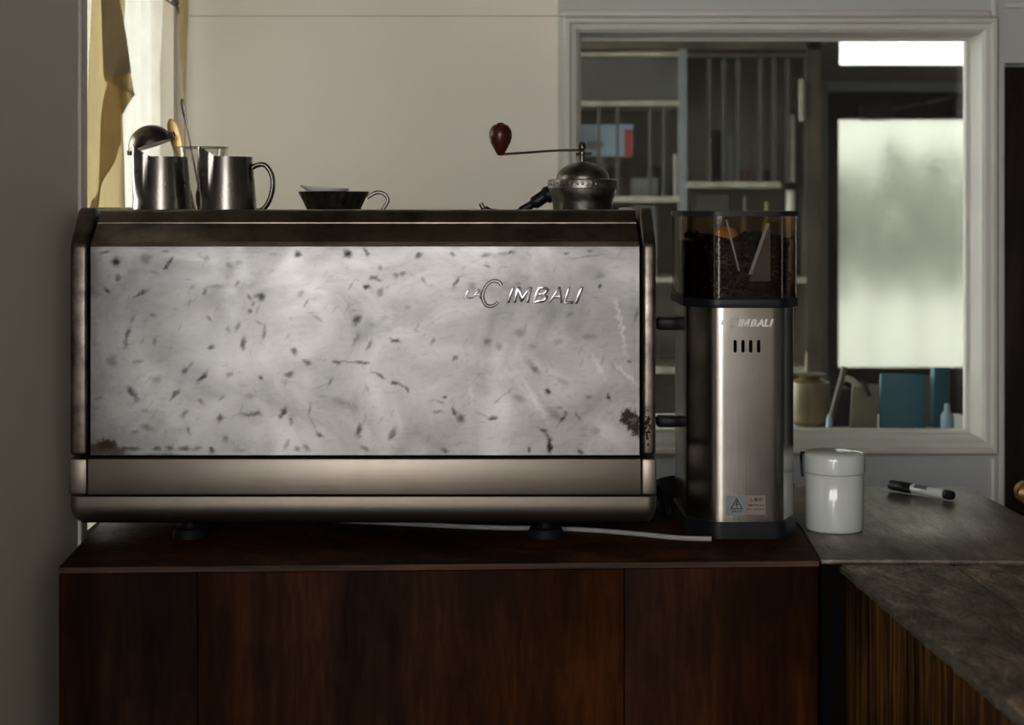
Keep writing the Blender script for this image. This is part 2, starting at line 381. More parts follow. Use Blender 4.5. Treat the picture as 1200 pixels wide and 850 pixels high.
# ---------------------------------------------------------------- far room seen through the interior window
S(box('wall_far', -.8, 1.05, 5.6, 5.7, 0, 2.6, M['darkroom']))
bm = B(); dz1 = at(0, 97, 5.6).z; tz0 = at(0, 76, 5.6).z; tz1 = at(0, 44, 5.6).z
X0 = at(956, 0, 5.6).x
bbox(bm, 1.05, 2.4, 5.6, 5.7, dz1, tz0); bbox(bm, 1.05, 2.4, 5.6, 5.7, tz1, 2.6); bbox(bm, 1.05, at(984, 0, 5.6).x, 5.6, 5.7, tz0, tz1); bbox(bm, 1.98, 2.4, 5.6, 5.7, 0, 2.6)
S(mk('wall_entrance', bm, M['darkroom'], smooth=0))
S(box('window_4', at(984, 0, 5.6).x, 1.98, 5.64, 5.645, tz0, tz1, M['pane']))
bm = B()
jx = at(968, 0, 5.58).x
bbox(bm, X0, jx, 5.55, 5.62, 0, dz1); bbox(bm, X0, 2.0, 5.55, 5.62, at(0, 108, 5.58).z, dz1)
S(mk('door_frame', bm, M['jamb'], bevel=.004)).name = 'trim_9'
gx0, gx1, gz0, gz1 = at(981, 0, 5.6).x, 1.86, at(0, 431, 5.6).z, at(0, 140, 5.6).z
bm = B()
ztop = at(0, 108, 5.58).z
bbox(bm, jx, gx0, 5.58, 5.62, 0, ztop); bbox(bm, gx1, 1.98, 5.58, 5.62, 0, ztop)
bbox(bm, gx0, gx1, 5.58, 5.62, 0, gz0); bbox(bm, gx0, gx1, 5.58, 5.62, gz1, ztop)
d2 = S(mk('door_2', bm, M['brownwood']))
box('door_pane', gx0, gx1, 5.598, 5.602, gz0, gz1, M['frost'], d2)['label'] = 'hammered translucent glass pane'
box('door_closer', at(1012, 0, 5.5).x, at(1048, 0, 5.5).x, 5.50, 5.58, at(0, 140, 5.5).z, at(0, 122, 5.5).z, M['black'], d2, bevel=.008)
bm = B(); tube(bm, [at(1040, 128, 5.52), at(1085, 120, 5.40), at(1120, 112, 5.54)], .006); mk('closer_arm', bm, M['black'], d2)
# what stands outside the entrance
S(box('wall_neighbour', -.5, 5.5, 9.2, 9.4, -.1, 3.1, M['outw']))
pl = thing('planter', 'grey-green shrub trough blurred behind the hammered glass of the entrance door', 'planter', (2.2, 7.6, -.1))
bm = B(); random.seed(8)
for k in range(1300):
    c = Vector((random.uniform(1.2, 3.2), random.uniform(7.3, 7.9), random.gauss(1.25, .16)))
    if not .93 < c.z < 1.56: continue
    r = random.uniform(.05, .1)
    mt = Matrix.Translation(c) @ Matrix.Rotation(random.random()*6, 4, Vector((random.random(), random.random(), 1)).normalized()) @ Matrix.Diagonal((r, r*.5, r*.08, 1))
    bmesh.ops.create_icosphere(bm, subdivisions=1, radius=1, matrix=mt)
tag(mk('foliage', bm, M['leaf'], pl, smooth=0), kind='stuff')
box('trough', 1.1, 3.3, 7.3, 7.9, -.1, .5, M['ground'], pl, bevel=.02)
bm = B()
for k in range(9): tube(bm, [(1.3+.22*k, 7.6, .48), (1.32+.22*k, 7.62, 1.1)], .007, 6)
mk('stem', bm, M['shelfwood'], pl)

# display cabinet (d = 5.1)
D = 5.1
q = lambda px, py, dd=D: at(px, py, dd)
dc = thing('display_cabinet', 'tall dim wooden display cabinet with pale shelf edges behind the interior window', 'cabinet', (q(810, 0).x, D+.15, 0))
def qb(name, x0, x1, y0, y1, mat, par=None, dd=D, th=.03, bev=0):
    a, b = at(x0, y1, dd), at(x1, y0, dd)
    return box(name, a.x, b.x, dd, dd+th, a.z, b.z, M[mat], par, bevel=bev)
qb('top_rail', 640, 962, 40, 58, 'shelfwood', dc, th=.36)
qb('post', 640, 655, 58, 760, 'shelfwood', dc, th=.36)
qb('post', 796, 805, 58, 760, 'jamb', dc, th=.04)
qb('post', 945, 962, 40, 760, 'shelfwood', dc, th=.36)
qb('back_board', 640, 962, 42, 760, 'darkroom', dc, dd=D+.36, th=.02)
qb('shelf_rail', 655, 796, 61, 66, 'shelfedge', dc, th=.05)
qb('shelf_rail', 805, 945, 62, 67, 'shelfwood', dc, th=.05)
for (x0, x1, y0, y1) in ((655, 796, 118, 124), (655, 796, 230, 237), (805, 915, 213, 220), (655, 796, 325, 331), (805, 945, 325, 332), (655, 945, 430, 438)):
    qb('shelf', x0, x1, y0, y1, 'shelfedge', dc, th=.30)
qb('cupboard_front', 656, 795, 67, 117, 'grey', dc, dd=D+.02, th=.02).data.materials[0] = M['slat']
for k, x in enumerate((829, 846, 863, 889, 905, 921)):
    qb('slat', x, x+4.5, 68, 212, 'slat', dc, dd=D+.03, th=.015)
for x in (700, 722, 760, 776):
    qb('slat', x, x+3.5, 126, 229, 'slat', dc, dd=D+.03, th=.012)
qb('pull', 937, 943, 92, 142, 'shelfedge', dc, dd=D-.02, th=.02, bev=.004)
def stand(name, x0, x1, y0, y1, mat, label, cat, grp=None, dd=D+.10, th=.06, prof=None):
    a, b = at(x0, y1, dd), at(x1, y0, dd); cx = (a.x+b.x)/2; r = (b.x-a.x)/2; h = b.z-a.z
    if prof is None: o = box(name, a.x, b.x, dd, dd+th, a.z, b.z, M[mat], bevel=.004)
    else:
        bm = B(); lathe(bm, [(pr*r, pz*h) for pr, pz in prof], (cx, dd+r, a.z), 24); o = mk(name, bm, M[mat])
    return tag(o, label, cat, grp)
sh = lambda py, dd: HY+(py-HY)*D/dd         # shelf top edge seen further back
bottle = [(.9, 0), (1, .05), (1, .55), (.8, .68), (.35, .78), (.33, .95), (.4, .96), (.4, 1)]
cylinder = [(.9, 0), (1, .02), (1, .98), (.9, 1)]
# pale blue panel with a red strip on the left shelf (stands on the shelf at y=237)
pz = at(0, 182, D+.13)
ps = thing('blue_panel', 'pale blue panel on the cabinet shelf behind the coffee mill', 'picture', (q(711, 0, D+.16).x, D+.16, at(0, 231, D).z))
a, b = at(672, 183, D+.14), at(742, 146, D+.14)
box('backing', a.x, b.x, D+.14, D+.155, a.z, b.z, M['paperw'], ps)
box('easel', (a.x+b.x)/2-.01, (a.x+b.x)/2+.01, D+.155, D+.165, at(0, 229.4, D).z, a.z+.02, M['shelfwood'], ps)
a2, b2 = at(732, 184, D+.13), at(741, 152, D+.13)
box('red_panel', a2.x, b2.x, D+.128, D+.14, a2.z, b2.z, M['red'], ps)['label'] = 'red panel'
bm = B(); c = at(697, 170, D+.137); lathe(bm, [(0, -.002), (.028, 0), (0, .002)], c, 16, (1, .5), Matrix.Rotation(math.pi/2, 3, 'X')); mk('dark_emblem', bm, M['grey'], ps)
zb = lambda py, dd=D+.1: at(0, py, D).z
def on(name, px0, px1, shelf_py, h, mat, label, cat, prof=None, grp=None, dd=D+.08, th=.08):
    x0, x1 = at(px0, 0, dd).x, at(px1, 0, dd).x; z = at(0, shelf_py, D).z
    if prof: 
        z += .0006; r = (x1-x0)/2; bm = B(); lathe(bm, [(pr*r, pz*h) for pr, pz in prof], ((x0+x1)/2, dd+r, z), 20); o = mk(name, bm, M[mat])
    else: o = box(name, x0, x1, dd, dd+th, z+.0006, z+h, M[mat], bevel=.003)
    return tag(o, label, cat, grp)
px = D/F
on('reflection_rod', 922, 926.5, 213, 80*px, 'whitep', 'modelled reflection, a pale roll standing at the right end of the slatted shelf', 'cylinder', cylinder, 'modelled reflections on the slatted shelf')  # bright reflections on the cabinet glass, added as solid rods
on('reflection_rod', 927.5, 932, 213, 80*px, 'whitep', 'second modelled reflection, a pale roll touching the first at the right end of the slatted shelf', 'cylinder', cylinder, 'modelled reflections on the slatted shelf')
on('glint', 789.5, 794.5, 230, 50*px, 'whitep', 'modelled reflection, a thin white candle-like rod beside the cabinet middle post', 'glint', cylinder)  # another glass reflection given the shape of a rod
on('tin', 741, 772, 230, 22*px, 'grey', 'wide grey tin on the lower left cabinet shelf', 'tin')
on('book', 853, 861, 213, 58*px, 'grey', 'narrow grey book standing behind the cabinet slats', 'book', grp='books behind the cabinet slats')
on('book', 836, 845, 213, 62*px, 'brownwood', 'dark book left of the grey one behind the cabinet slats', 'book', grp='books behind the cabinet slats')
on('box', 869, 878, 213, 14*px, 'knob', 'small reddish box on the right cabinet shelf', 'box')
on('box', 892, 903, 213, 15*px, 'black', 'small black box on the right cabinet shelf', 'box')
on('green_jar', 893, 906, 325, 88*px, 'green', 'tall green-glazed bottle under the right cabinet shelf', 'bottle', bottle)
on('white_jar', 922, 933, 325, 102*px, 'whitep', 'tall white bottle right of the green one', 'bottle', cylinder)
on('grey_jar', 868, 880, 325, 95*px, 'grey', 'grey bottle left of the green one', 'bottle', bottle)
on('carton', 815, 855, 325, 97*px, 'slat', 'wide grey carton above the grinder on the cabinet shelf', 'box', grp='cartons in the display cabinet')
on('carton', 690, 724, 325, 80*px, 'brownwood', 'dark carton under the left cabinet shelf', 'box', grp='cartons in the display cabinet')
on('carton', 742, 770, 325, 84*px, 'grey', 'grey carton right of the dark one under the left cabinet shelf', 'box', grp='cartons in the display cabinet')
on('carton', 700, 775, 230, 36*px, 'brownwood', 'long dark carton behind the grey tin', 'box', grp='cartons in the display cabinet', dd=D+.2)

# ledge behind the glass and what stands on it
LD = 3.34; LZ = at(0, 504, 3.45).z
lg = thing('ledge', 'painted ledge board along the far side of the interior window', 'shelf', (.56, 3.45, LZ-.03))
box('board', .10, 1.05, 3.302, 3.72, LZ-.03, LZ, M['trimw'], lg, bevel=.003)
for x in (.14, 1.0): box('bracket', x-.015, x+.015, 3.302, 3.6, LZ-.18, LZ-.03, M['trimw'], lg)
def leaf_book(name, px0, px1, pyt, dd, th, tilt, mat, label, cat, yaw=0):
    x0, x1 = at(px0, 0, dd).x, at(px1, 0, dd).x; z1 = at(0, pyt, dd).z
    o = box(name, x0, x1, dd, dd+th, LZ, z1, M[mat], bevel=.002)
    o.rotation_euler = (0, tilt, yaw); return tag(o, label, cat, 'folders on the window ledge' if cat == 'folder' else None)
bk = leaf_book('folder', 1031, 1084, 439, 3.47, .012, .02, 'blue', 'wide blue folder standing upright on the window ledge', 'folder')
leaf_book('folder', 1036, 1090, 440, 3.50, .010, .015, 'beige', 'beige folder just behind the wide blue one', 'folder')
bc_ = at(1100, 0, 3.5)
bk2 = box('folder', bc_.x-.023, bc_.x+.023, 3.494, 3.506, LZ, at(0, 431, 3.5).z, M['blue'], bevel=.001)
bk2.rotation_euler = (0, .05, .55); tag(bk2, 'narrow blue folder turned away at the right end of the ledge', 'folder', 'folders on the window ledge')
bc = leaf_book('clipboard', 996, 1028, 450, 3.46, .010, .06, 'beige', 'beige board with a small black hook left of the blue folder', 'board')
bm = B(); tube(bm, spline([at(1006, 446, 3.455), at(1010, 450, 3.452), at(1013, 458, 3.452), at(1017, 463, 3.456)]), .004); mk('hook', bm, M['black'], bc)
leaf_book('dark_case', 975, 999, 456, 3.50, .05, -.03, 'rubber', 'black case left of the beige board on the ledge', 'case')
bm = B(); tube(bm, [Vector((at(971, 0, 3.4).x, 3.4, LZ+.01)), at(990, 430, 3.40)], [.006, .006]); tag(mk('stick', bm, M['shelfwood']), 'thin reddish stick leaning right behind the amber vase', 'stick')
bm = B(); tube(bm, spline([at(985, 447, 3.42), at(991, 443.5, 3.42), at(999, 446, 3.42), at(1006, 452, 3.44)]), [.003]+[.006]*23+[.004]); 
tag(mk('spoon_rest', bm, M['whitep']), 'small curved white handle lying on top of the black case', 'handle')
bm = B(); c = at(949, 0, 3.52)
h0 = at(0, 437, 3.52).z-LZ
lathe(bm, [(.030, 0), (.040, .01), (.044, .05), (.040, .09), (.030, h0*.86), (.020, h0*.92), (.030, h0*.97), (.034, h0*.98), (.02, h0), (0, h0)], (c.x, 3.52, LZ), 28)
av = mk('amber_vase', bm, M['amber']); tag(av, 'amber lidded jar standing just right of the grinder behind the glass', 'jar')
bm = B(); lathe(bm, [(.004, 0), (.004, .03), (.002, .045)], (c.x-.005, 3.52, LZ+h0-.002), 10); mk('finial', bm, M['amber'], av)
bm = B(); c = at(1110, 0, 3.40); lathe(bm, [(.012, 0), (.013, .005), (.013, .035), (.006, .045), (.006, .058), (0, .06)], (c.x, 3.40, LZ), 16)
tag(mk('squeeze_bottle', bm, M['paperw']), 'tiny pale blue bottle at the right corner of the ledge', 'bottle')
bm = B(); c = at(972, 0, 3.38); lathe(bm, [(.006, 0), (.006, .03), (.003, .04)], (c.x, 3.38, LZ), 12); tag(mk('glass_vial', bm, M['paperw']), 'tiny glass vial between the amber jar and the black case', 'vial')

# ---------------------------------------------------------------- counters
CZ = .90
A0, A1 = (-.509, 2.071), (.4225, 2.110)
cab = thing('cabinet', 'dark reddish-brown plywood cabinet under the espresso machine', 'cabinet', (-.04, 2.35, 0))
def lerp(t): return A0[0]+(A1[0]-A0[0])*t, A0[1]+(A1[1]-A0[1])*t
bm = B(); prism(bm, [A0, A1, (.4375, 2.304), (.452, 2.664), (-.537, 2.664)], CZ-.0075, CZ)
mk('top', bm, M['cab'], cab, bevel=.001)
bm = B(); prism(bm, [(A0[0]+.001, A0[1]-.0012), (A1[0]-.001, A1[1]-.0012), (A1[0], A1[1]+.004), (A0[0], A0[1]+.004)], CZ-.0072, CZ-.0006); mk('ply_edge', bm, M['ply'], cab)
L = A1[0]-A0[0]
for x0, x1, off in ((68, 228, .001), (228.8, 727.5, .0), (728.5, 958, .0015)):
    t0, t1 = (x0-68)/892, (x1-68)/892
    (xa, ya), (xb, yb) = lerp(t0), lerp(t1)
    bm = B(); prism(bm, [(xa, ya+off), (xb, yb+off), (xb, yb+.018), (xa, ya+.018)], .02, CZ-.0085); mk('front_panel', bm, M['cab'], cab, bevel=.0012)
bm = B(); prism(bm, [(A0[0], 2.09), (A0[0]+.016, 2.09), (-.520, 2.664), (-.537, 2.664)], .0, CZ-.0076); mk('side_panel', bm, M['cab'], cab)
bm = B(); prism(bm, [(A1[0]-.018, 2.13), (A1[0]-.001, 2.13), (.451, 2.664), (.435, 2.664)], .0, CZ-.0076); mk('side_panel', bm, M['cab'], cab)
bm = B(); prism(bm, [(A0[0]+.02, 2.10), (A1[0]-.02, 2.135), (.430, 2.64), (-.515, 2.64)], .0, CZ-.009); mk('carcass', bm, M['void'], cab)

fc = thing('corner_counter', 'worn dark wooden corner counter carrying the white canister and marker', 'counter', (.6, 2.4, 0))
bm = B(); prism(bm, [(.4255, 2.116), (.86, 2.104), (.86, 2.12), (.775, 2.30), (.765, 2.62), (.760, 2.667), (.4545, 2.667), (.440, 2.304)], CZ-.006, CZ)
mk('top', bm, M['top2'], fc, bevel=.0015)
bm = B(); prism(bm, [(.4275, 2.122), (.85, 2.11), (.85, 2.13), (.755, 2.66), (.458, 2.66)], 0, CZ-.0065); mk('base', bm, M['void'], fc)

nc = thing('bar_counter', 'rough wooden bar counter with a battered edge running towards the camera', 'counter', (.65, 1.5, 0))
# two top boards with a ragged left arris
def ragged(y): return .4455+(2.10-y)*.036+.0022*noise.noise(Vector((y*38, 0, 3)))+.0014*noise.noise(Vector((y*110, 5, 3)))
for k, (lo, hi) in enumerate(((None, .585), (.5865, .84))):
    bm = B(); n = 240 if lo is None else 30; ys = [.80+(2.0965-.80)*i/n for i in range(n+1)]
    m = 6
    def zt_(x, y): return CZ-.0025+.0009*noise.noise(Vector((x*25, y*25, 2)))
    rows = []
    for y in ys:
        xl = ragged(y) if lo is None else lo+.02*(2.1-y)
        xh = hi+.02*(2.1-y)
        drop = .0022+.0022*noise.noise(Vector((y*60, 7, 1))) if lo is None else .0008
        prof = [(xl, CZ-.012), (xl-.0005, CZ-.0025-max(.0008, drop)*1.6), (xl+max(.0012, drop*1.8), zt_(xl, y)-.0003)]
        prof += [(xl+(xh-xl)*t, zt_(xl+(xh-xl)*t, y)) for t in (.08, .2, .4, .6, .8, .97)]+[(xh, CZ-.004), (xh, CZ-.012)]
        rows.append([bm.verts.new((a, y, b)) for a, b in prof])
    for a, b in zip(rows, rows[1:]):
        for i in range(len(a)): bm.faces.new((a[i], a[(i+1) % len(a)], b[(i+1) % len(a)], b[i]))
    bm.faces.new(rows[0]); bm.faces.new(rows[-1])
    o = mk('top_board', bm, [M['top'], M['edge']], nc, smooth=50)
    if lo is None:
        for p in o.data.polygons:
            if p.normal.x < -.35: p.material_index = 1
yy = 2.088
k = 0
random.seed(11)
while yy > .85:
    wd = random.choice((.07, .085, .11, .13)); y0 = yy-wd
    xa = .4475+(2.10-yy)*.036+random.uniform(0, .0022)
    bm = B(); prism(bm, [(xa, yy), (xa+.036*wd, y0+.0015), (xa+.02, y0+.0015), (xa+.02, yy)], .0, CZ-.0125); mk('plank', bm, M['plank'], nc, bevel=.0012)
    yy = y0; k += 1
bm = B(); prism(bm, [(.4705, 2.095), (.83, 2.095), (.85, .86), (.515, .86)], 0, CZ-.013); mk('core', bm, M['void'], nc)

# ---------------------------------------------------------------- espresso machine
MF = 2.21; s = 905.0
mx_ = lambda p: (p-HX)/s
mz = lambda p: EYE-(p-HY)/s
MB = 2.62
em = thing('espresso_machine', 'long worn stainless espresso machine with its spotted back panel towards us', 'coffee machine', (-.15, 2.42, CZ))
XL, XR = mx_(82.5), mx_(768.5); SL, SR = mx_(105.5), mx_(750)
ZB, ZP0, ZP1 = mz(618), mz(535), mz(289)
TZ = 1.3345; TY = 2.268
# dark inner body
box('body', XL+.012, XR-.010, MF+.010, MB-.01, ZB+.004, ZP1, M['void'], em)
bm = B(); prism(bm, [(MF+.012, ZP1-.01), (MF+.012, ZP1), (TY+.01, 1.320), (MB-.01, 1.320), (MB-.01, ZP1-.01)], XL+.012, XR-.010, 'x'); mk('inner_hood', bm, M['void'], em)
# spotted panel
SP = [(135.7,306.6,9,9,0,1),(123,295.6,12,3,10,.7),(170.6,303,13,9,20,.5),(194,294.7,8,2.5,0,.5),(200,306,10,4,55,.8),(195,313,6,4,50,.9),(180.7,319.4,9,3,-10,.35),(137.6,325.8,5,6,0,.6),(125.3,340.5,8,3,-50,.85),(166,344,17,3.5,28,.75),(178.8,369.8,6,5,0,.5),(155,375,10,3,60,.4),(149,392,17,4,70,.7),(147,404,8,4,80,.5),(180.7,400,8,3,55,.45),(242,303,6,5,60,.4),(268,311,6,5,0,.35),(280,308,6,5,0,.3),(278,332,7,3,35,.5),(225.6,336,7,4,30,.35),(240,342,9,3.5,60,.6),(253,336,18,4,0,.35),(306,348,8,8,0,.85),(301,346,8,4,20,.4),(292.5,349,8,3,-55,.7),(297,356,6,3,60,.5),(293,364.5,5,4,0,.8),(245,373.5,9,3,-55,.5),(279,383,11,3.5,65,.5),(267,386,7,5,80,.4),(303.5,378,9,2.5,-20,.4),(309,390,16,4,80,.55),(285,402,13,4.5,85,.8),(247,407.5,8,3.5,15,.7),
(349,298,8,7,30,.9),(407,297.4,10,7,-40,1),(429,295.6,9,3.5,-60,.75),(490.5,300,7,6,0,.8),(531,298,6,4,40,.6),(445.6,314,6,3,-60,.5),(438,326,8,4,0,.7),(445,328.5,7,3,-20,.6),(472,321,8,4,0,.6),(464,323,5,5,0,.5),(430,336,8,4,-10,.95),(445.6,343,10,6,60,.5),(411.7,334,12,3,55,.35),(497,329.5,7,3,-60,.5),(534.5,331,11,4,65,.75),(353,343,8,5,50,.35),(359,355,8,3,60,.5),(373,374,12,2,-35,.45),(418,375.3,12,6,65,.85),(463,399.5,11,3.5,-15,.85),(417,398,15,3,60,.4),(433,404.7,11,4,65,.55),(478,360,6,4,30,.3),(507,400,8,3,70,.45),
(569.3,299,10,6,20,.6),(590,297,16,3,3,.45),(600,296,6,4,0,.7),(663,297.4,7,3,0,.65),(691,294,6,3,0,.6),(571,312,8,2.5,-20,.7),(687,301,36,2,8,.4),(696,320,26,16,-10,.25),(703,323,8,8,0,.35),(703,335,3,3,0,.95),(553,336,8,8,0,.4),(607,333,8,5,0,.35),(667,369,8,6,0,.4),(610,390,12,9,0,.4),(571,400,9,6,0,.5),(585,406,7,7,0,.4),(654,400,9,5,0,.3),(691,395,16,7,0,.35),(624,406.5,9,4,0,.35),(746,368,14,2.5,75,.6),
(131,424,11,11,0,.5),(162,424,13,3,8,.45),(217,435,8,5,40,.65),(223,428,9,2.5,52,.4),(237,442,15,4,48,.9),(184,445,9,7,0,.3),(306,443,5,5,0,.85),(269,439,7,4,45,.45),(156,462,17,6,-50,.75),(153,457,8,5,-60,.4),(204.5,463,15,4,52,.75),(235.6,471,8,4,-30,.5),(259.5,467,8,3,40,.45),(216,485,9,4,45,.55),(257.6,490.6,6,7,0,.8),(293,485.5,22,4,3,.6),(302,485,6,4,0,.4),(294,464,15,4,0,.3),(169,480.5,7,4,0,.35),(116.5,467,9,3,20,.4),(221,505,9,3.5,-75,.55),(171.5,501,13,5,-15,.45),(158.6,506,9,4,0,.5),(264,514.5,6,7,0,.45),(155,526,22,3.5,0,.7),(184,526,9,5,0,.7),(199,525,8,6,0,.75),(216,526,13,5,0,.75),(231,526,11,5,0,.5),(248,528,6,6,0,.85),(283,528,8,4,0,.4),(190,533,40,2,0,.7),
(345,412,8,6,-30,.7),(360,424.6,9,4,-20,.65),(339,439,10,5,5,.7),(334,447.6,8,6,0,.3),(395,424,8,4,0,.75),(410,424.3,26,1.8,-2,.5),(426,425.5,13,3,-5,.75),(446,441,12,3,-38,.7),(438,437,8,2,-10,.4),(387,447.6,11,2.5,62,.55),(376,453,22,1.2,20,.25),(462,449,6,4,0,.8),(470,451.5,13,3,-25,.6),(477,457,6,3,-70,.75),(430,455,9,2,-60,.4),(399,472,18,9,-20,.25),(415,479,10,12,0,.25),(331.4,484,13,5,60,.9),(341,493,9,4,80,.55),(363,480,15,2.5,80,.4),(367,497,18,1.5,-65,.35),(374.5,510,9,4,-40,.75),(420.5,505,13,5,82,.8),(427,493,12,2,75,.3),(460,508,14,5,62,.6),(458,512,7,5,60,.4),(513.4,483,13,3.5,0,.45),(516,471.4,8,3,-10,.45),(521,466,4,4,0,.85),(532.7,483,10,5,-60,.8),(540,491,9,8,0,.8),(533.6,419,7,4,30,.6),(336,521,14,4,60,.4),(348.4,526,7,4,0,.6),(359.4,525.5,11,4,-40,.55),(428,526,11,4,-30,.6),(521,528,7,5,-40,.7),
(625,430,22,6,-45,.35),(627,433,9,5,-45,.5),(642.7,459.5,7,4.5,0,1),(713,465,7,3,-75,.95),(690,465,8,4,0,.5),(577,490.5,9,4,0,.8),(567,487,16,2,-20,.35),(608,467,11,8,-30,.45),(586,467,18,2,45,.35),(650,485,20,8,-40,.35),(660,491,10,4,45,.85),(655.5,478,6,3,0,.45),(662,484,5,4,60,.7),(677.5,488,10,3.5,-50,.55),(698.6,505,9,8,0,.35),(636,503.5,10,3.5,-20,.8),(641,511,12,3,-55,.7),(644.5,519,10,4.5,-85,.9),(643.8,525,12,5,88,1),(620,527,6,2.5,85,.8),(681,530,8,3.5,-40,.85),(738,424,3,3,0,.9),(659,447,14,5,-30,.3),(600,496,120,34,0,.10),(720,430,26,3,-50,.2),(560,452,30,20,0,.12)]
SM = [(728,384,50,3,-80,.8),(722,360,16,4,-70,.5),(735,440,40,3,-40,.7),(702,430,26,3,-60,.6),(630,475,60,3,-60,.4),(552,460,26,3,-85,.5),(240,400,70,60,0,.35),(285,420,90,60,20,.3),(400,420,140,90,0,.2),(300,505,100,24,0,.35),(657,400,20,22,0,.35),(560,420,60,20,0,.35),(690,430,50,36,0,.35),(640,435,60,14,-30,.3),(710,505,40,14,-35,.6),(240,325,60,34,0,.3),(590,440,60,8,15,.3),(345,310,70,30,0,.3),(470,480,60,60,0,.15)]
bm = B(); nx, nzz = 430, 164
W0, W1 = SL+.0008, SR-.0008
def rowz(j): return ZP0+.0015+(ZP1-ZP0-.0015)*j/nzz
grid = []
for j in range(nzz+1):
    z = rowz(j)
    grid.append([bm.verts.new((W0+(W1-W0)*i/nx, MF+.0010*noise.noise(Vector((i*.02, j*.02, 1))), z)) for i in range(nx+1)])
for j in range(nzz):
    for i in range(nx): bm.faces.new((grid[j][i], grid[j][i+1], grid[j+1][i+1], grid[j+1][i]))
# returns at the rim give the sheet its thickness
rim = [v for v in grid[0]]+[grid[j][nx] for j in range(1, nzz+1)]+[grid[nzz][i] for i in range(nx-1, -1, -1)]+[grid[j][0] for j in range(nzz-1, 0, -1)]
rb = [bm.verts.new((v.co.x, MF+.008, v.co.z)) for v in rim]
for a in range(len(rim)):
    b_ = (a+1) % len(rim); bm.faces.new((rim[a], rim[b_], rb[b_], rb[a]))
fp = mk('back_panel', bm, M['panel'], em, smooth=40)
fp['label'] = 'spotted stainless panel'
me = fp.data
co = np.empty(len(me.vertices)*3, dtype=np.float32); me.vertices.foreach_get('co', co); co = co.reshape(-1, 3)
o_ = wloc(fp); X = (co[:, 0]+o_.x)*s+HX; Z = (EYE-(co[:, 2]+o_.z))*s+HY
jx_ = np.array([noise.noise(Vector((x*.16, z*.16, 0)))+.6*noise.noise(Vector((x*.5, z*.5, 4))) for x, z in zip(X, Z)])
jz_ = np.array([noise.noise(Vector((x*.16, z*.16, 9)))+.6*noise.noise(Vector((x*.5, z*.5, 7))) for x, z in zip(X, Z)])
def blobs(lst, soft=1.0, jit=2.4, pw=1.5):
    out = np.zeros(len(X))
    for (x, y, l, wd, an, dk) in lst:
        a = math.radians(an); k = jit*min(1, wd/4)
        dx = X+jx_*k-x; dy = -(Z+jz_*k-y)
        u = (dx*math.cos(a)+dy*math.sin(a))/(l*.62); v = (-dx*math.sin(a)+dy*math.cos(a))/(wd*.66)
        e = np.exp(-(u*u+v*v)**pw*1.2)*dk
        out = 1-(1-out)*(1-e)
    return out
dark = blobs(SP)
rnd = random.Random(5)
fine = [(rnd.uniform(110, 745), rnd.uniform(295, 530), rnd.uniform(3, 12), rnd.uniform(1, 2.6), rnd.choice((50, 60, 70, 0, -40, 10)), rnd.uniform(.08, .26)) for _ in range(260)]
dark = 1-(1-dark)*(1-blobs(fine))
# darker towards the rim and right, stained at the lower left
edge = np.clip(1-(X-107)/16, 0, 1)*.45*np.clip((350-Z)/6+.3, .25, 1) + np.clip(1-(Z-288)/5, 0, 1)*.25+np.clip((Z-528)/10, 0, 1)*.25*np.clip((330-X)/120, 0, 1)
big = blobs([(125, 505, 80, 60, 0, .35), (150, 525, 90, 24, 0, .3), (107, 420, 16, 200, 0, .25), (745, 400, 14, 260, 0, .22), (690, 350, 120, 70, 0, .16), (640, 380, 240, 110, 0, .13), (610, 512, 220, 60, 0, .14), (735, 470, 60, 160, 0, .10), (590, 300, 300, 30, 0, .08), (115, 350, 40, 160, 0, .14)], jit=6, pw=1)
dark = 1-(1-dark)*(1-np.clip(edge, 0, .6))*(1-big*.7)
rust = blobs([(125, 521, 20, 9, 0, 1.2), (126, 529, 44, 12, 0, .75), (112, 524, 14, 8, 0, .6), (738, 490, 17, 15, -20, 1.6), (744, 497, 13, 17, 0, 1.6), (747, 505, 6, 12, 0, 1)], jit=5, pw=3)
rust = np.clip(rust, 0, 1)
sm = blobs(SM, jit=6, pw=1.0)
colr = np.zeros((len(X), 4), dtype=np.float32); colr[:, 0] = np.clip(dark, 0, 1); colr[:, 1] = rust; colr[:, 2] = np.clip(sm, 0, 1); colr[:, 3] = 1
ca = me.color_attributes.new('wear', 'FLOAT_COLOR', 'POINT'); ca.data.foreach_set('color', colr.ravel())
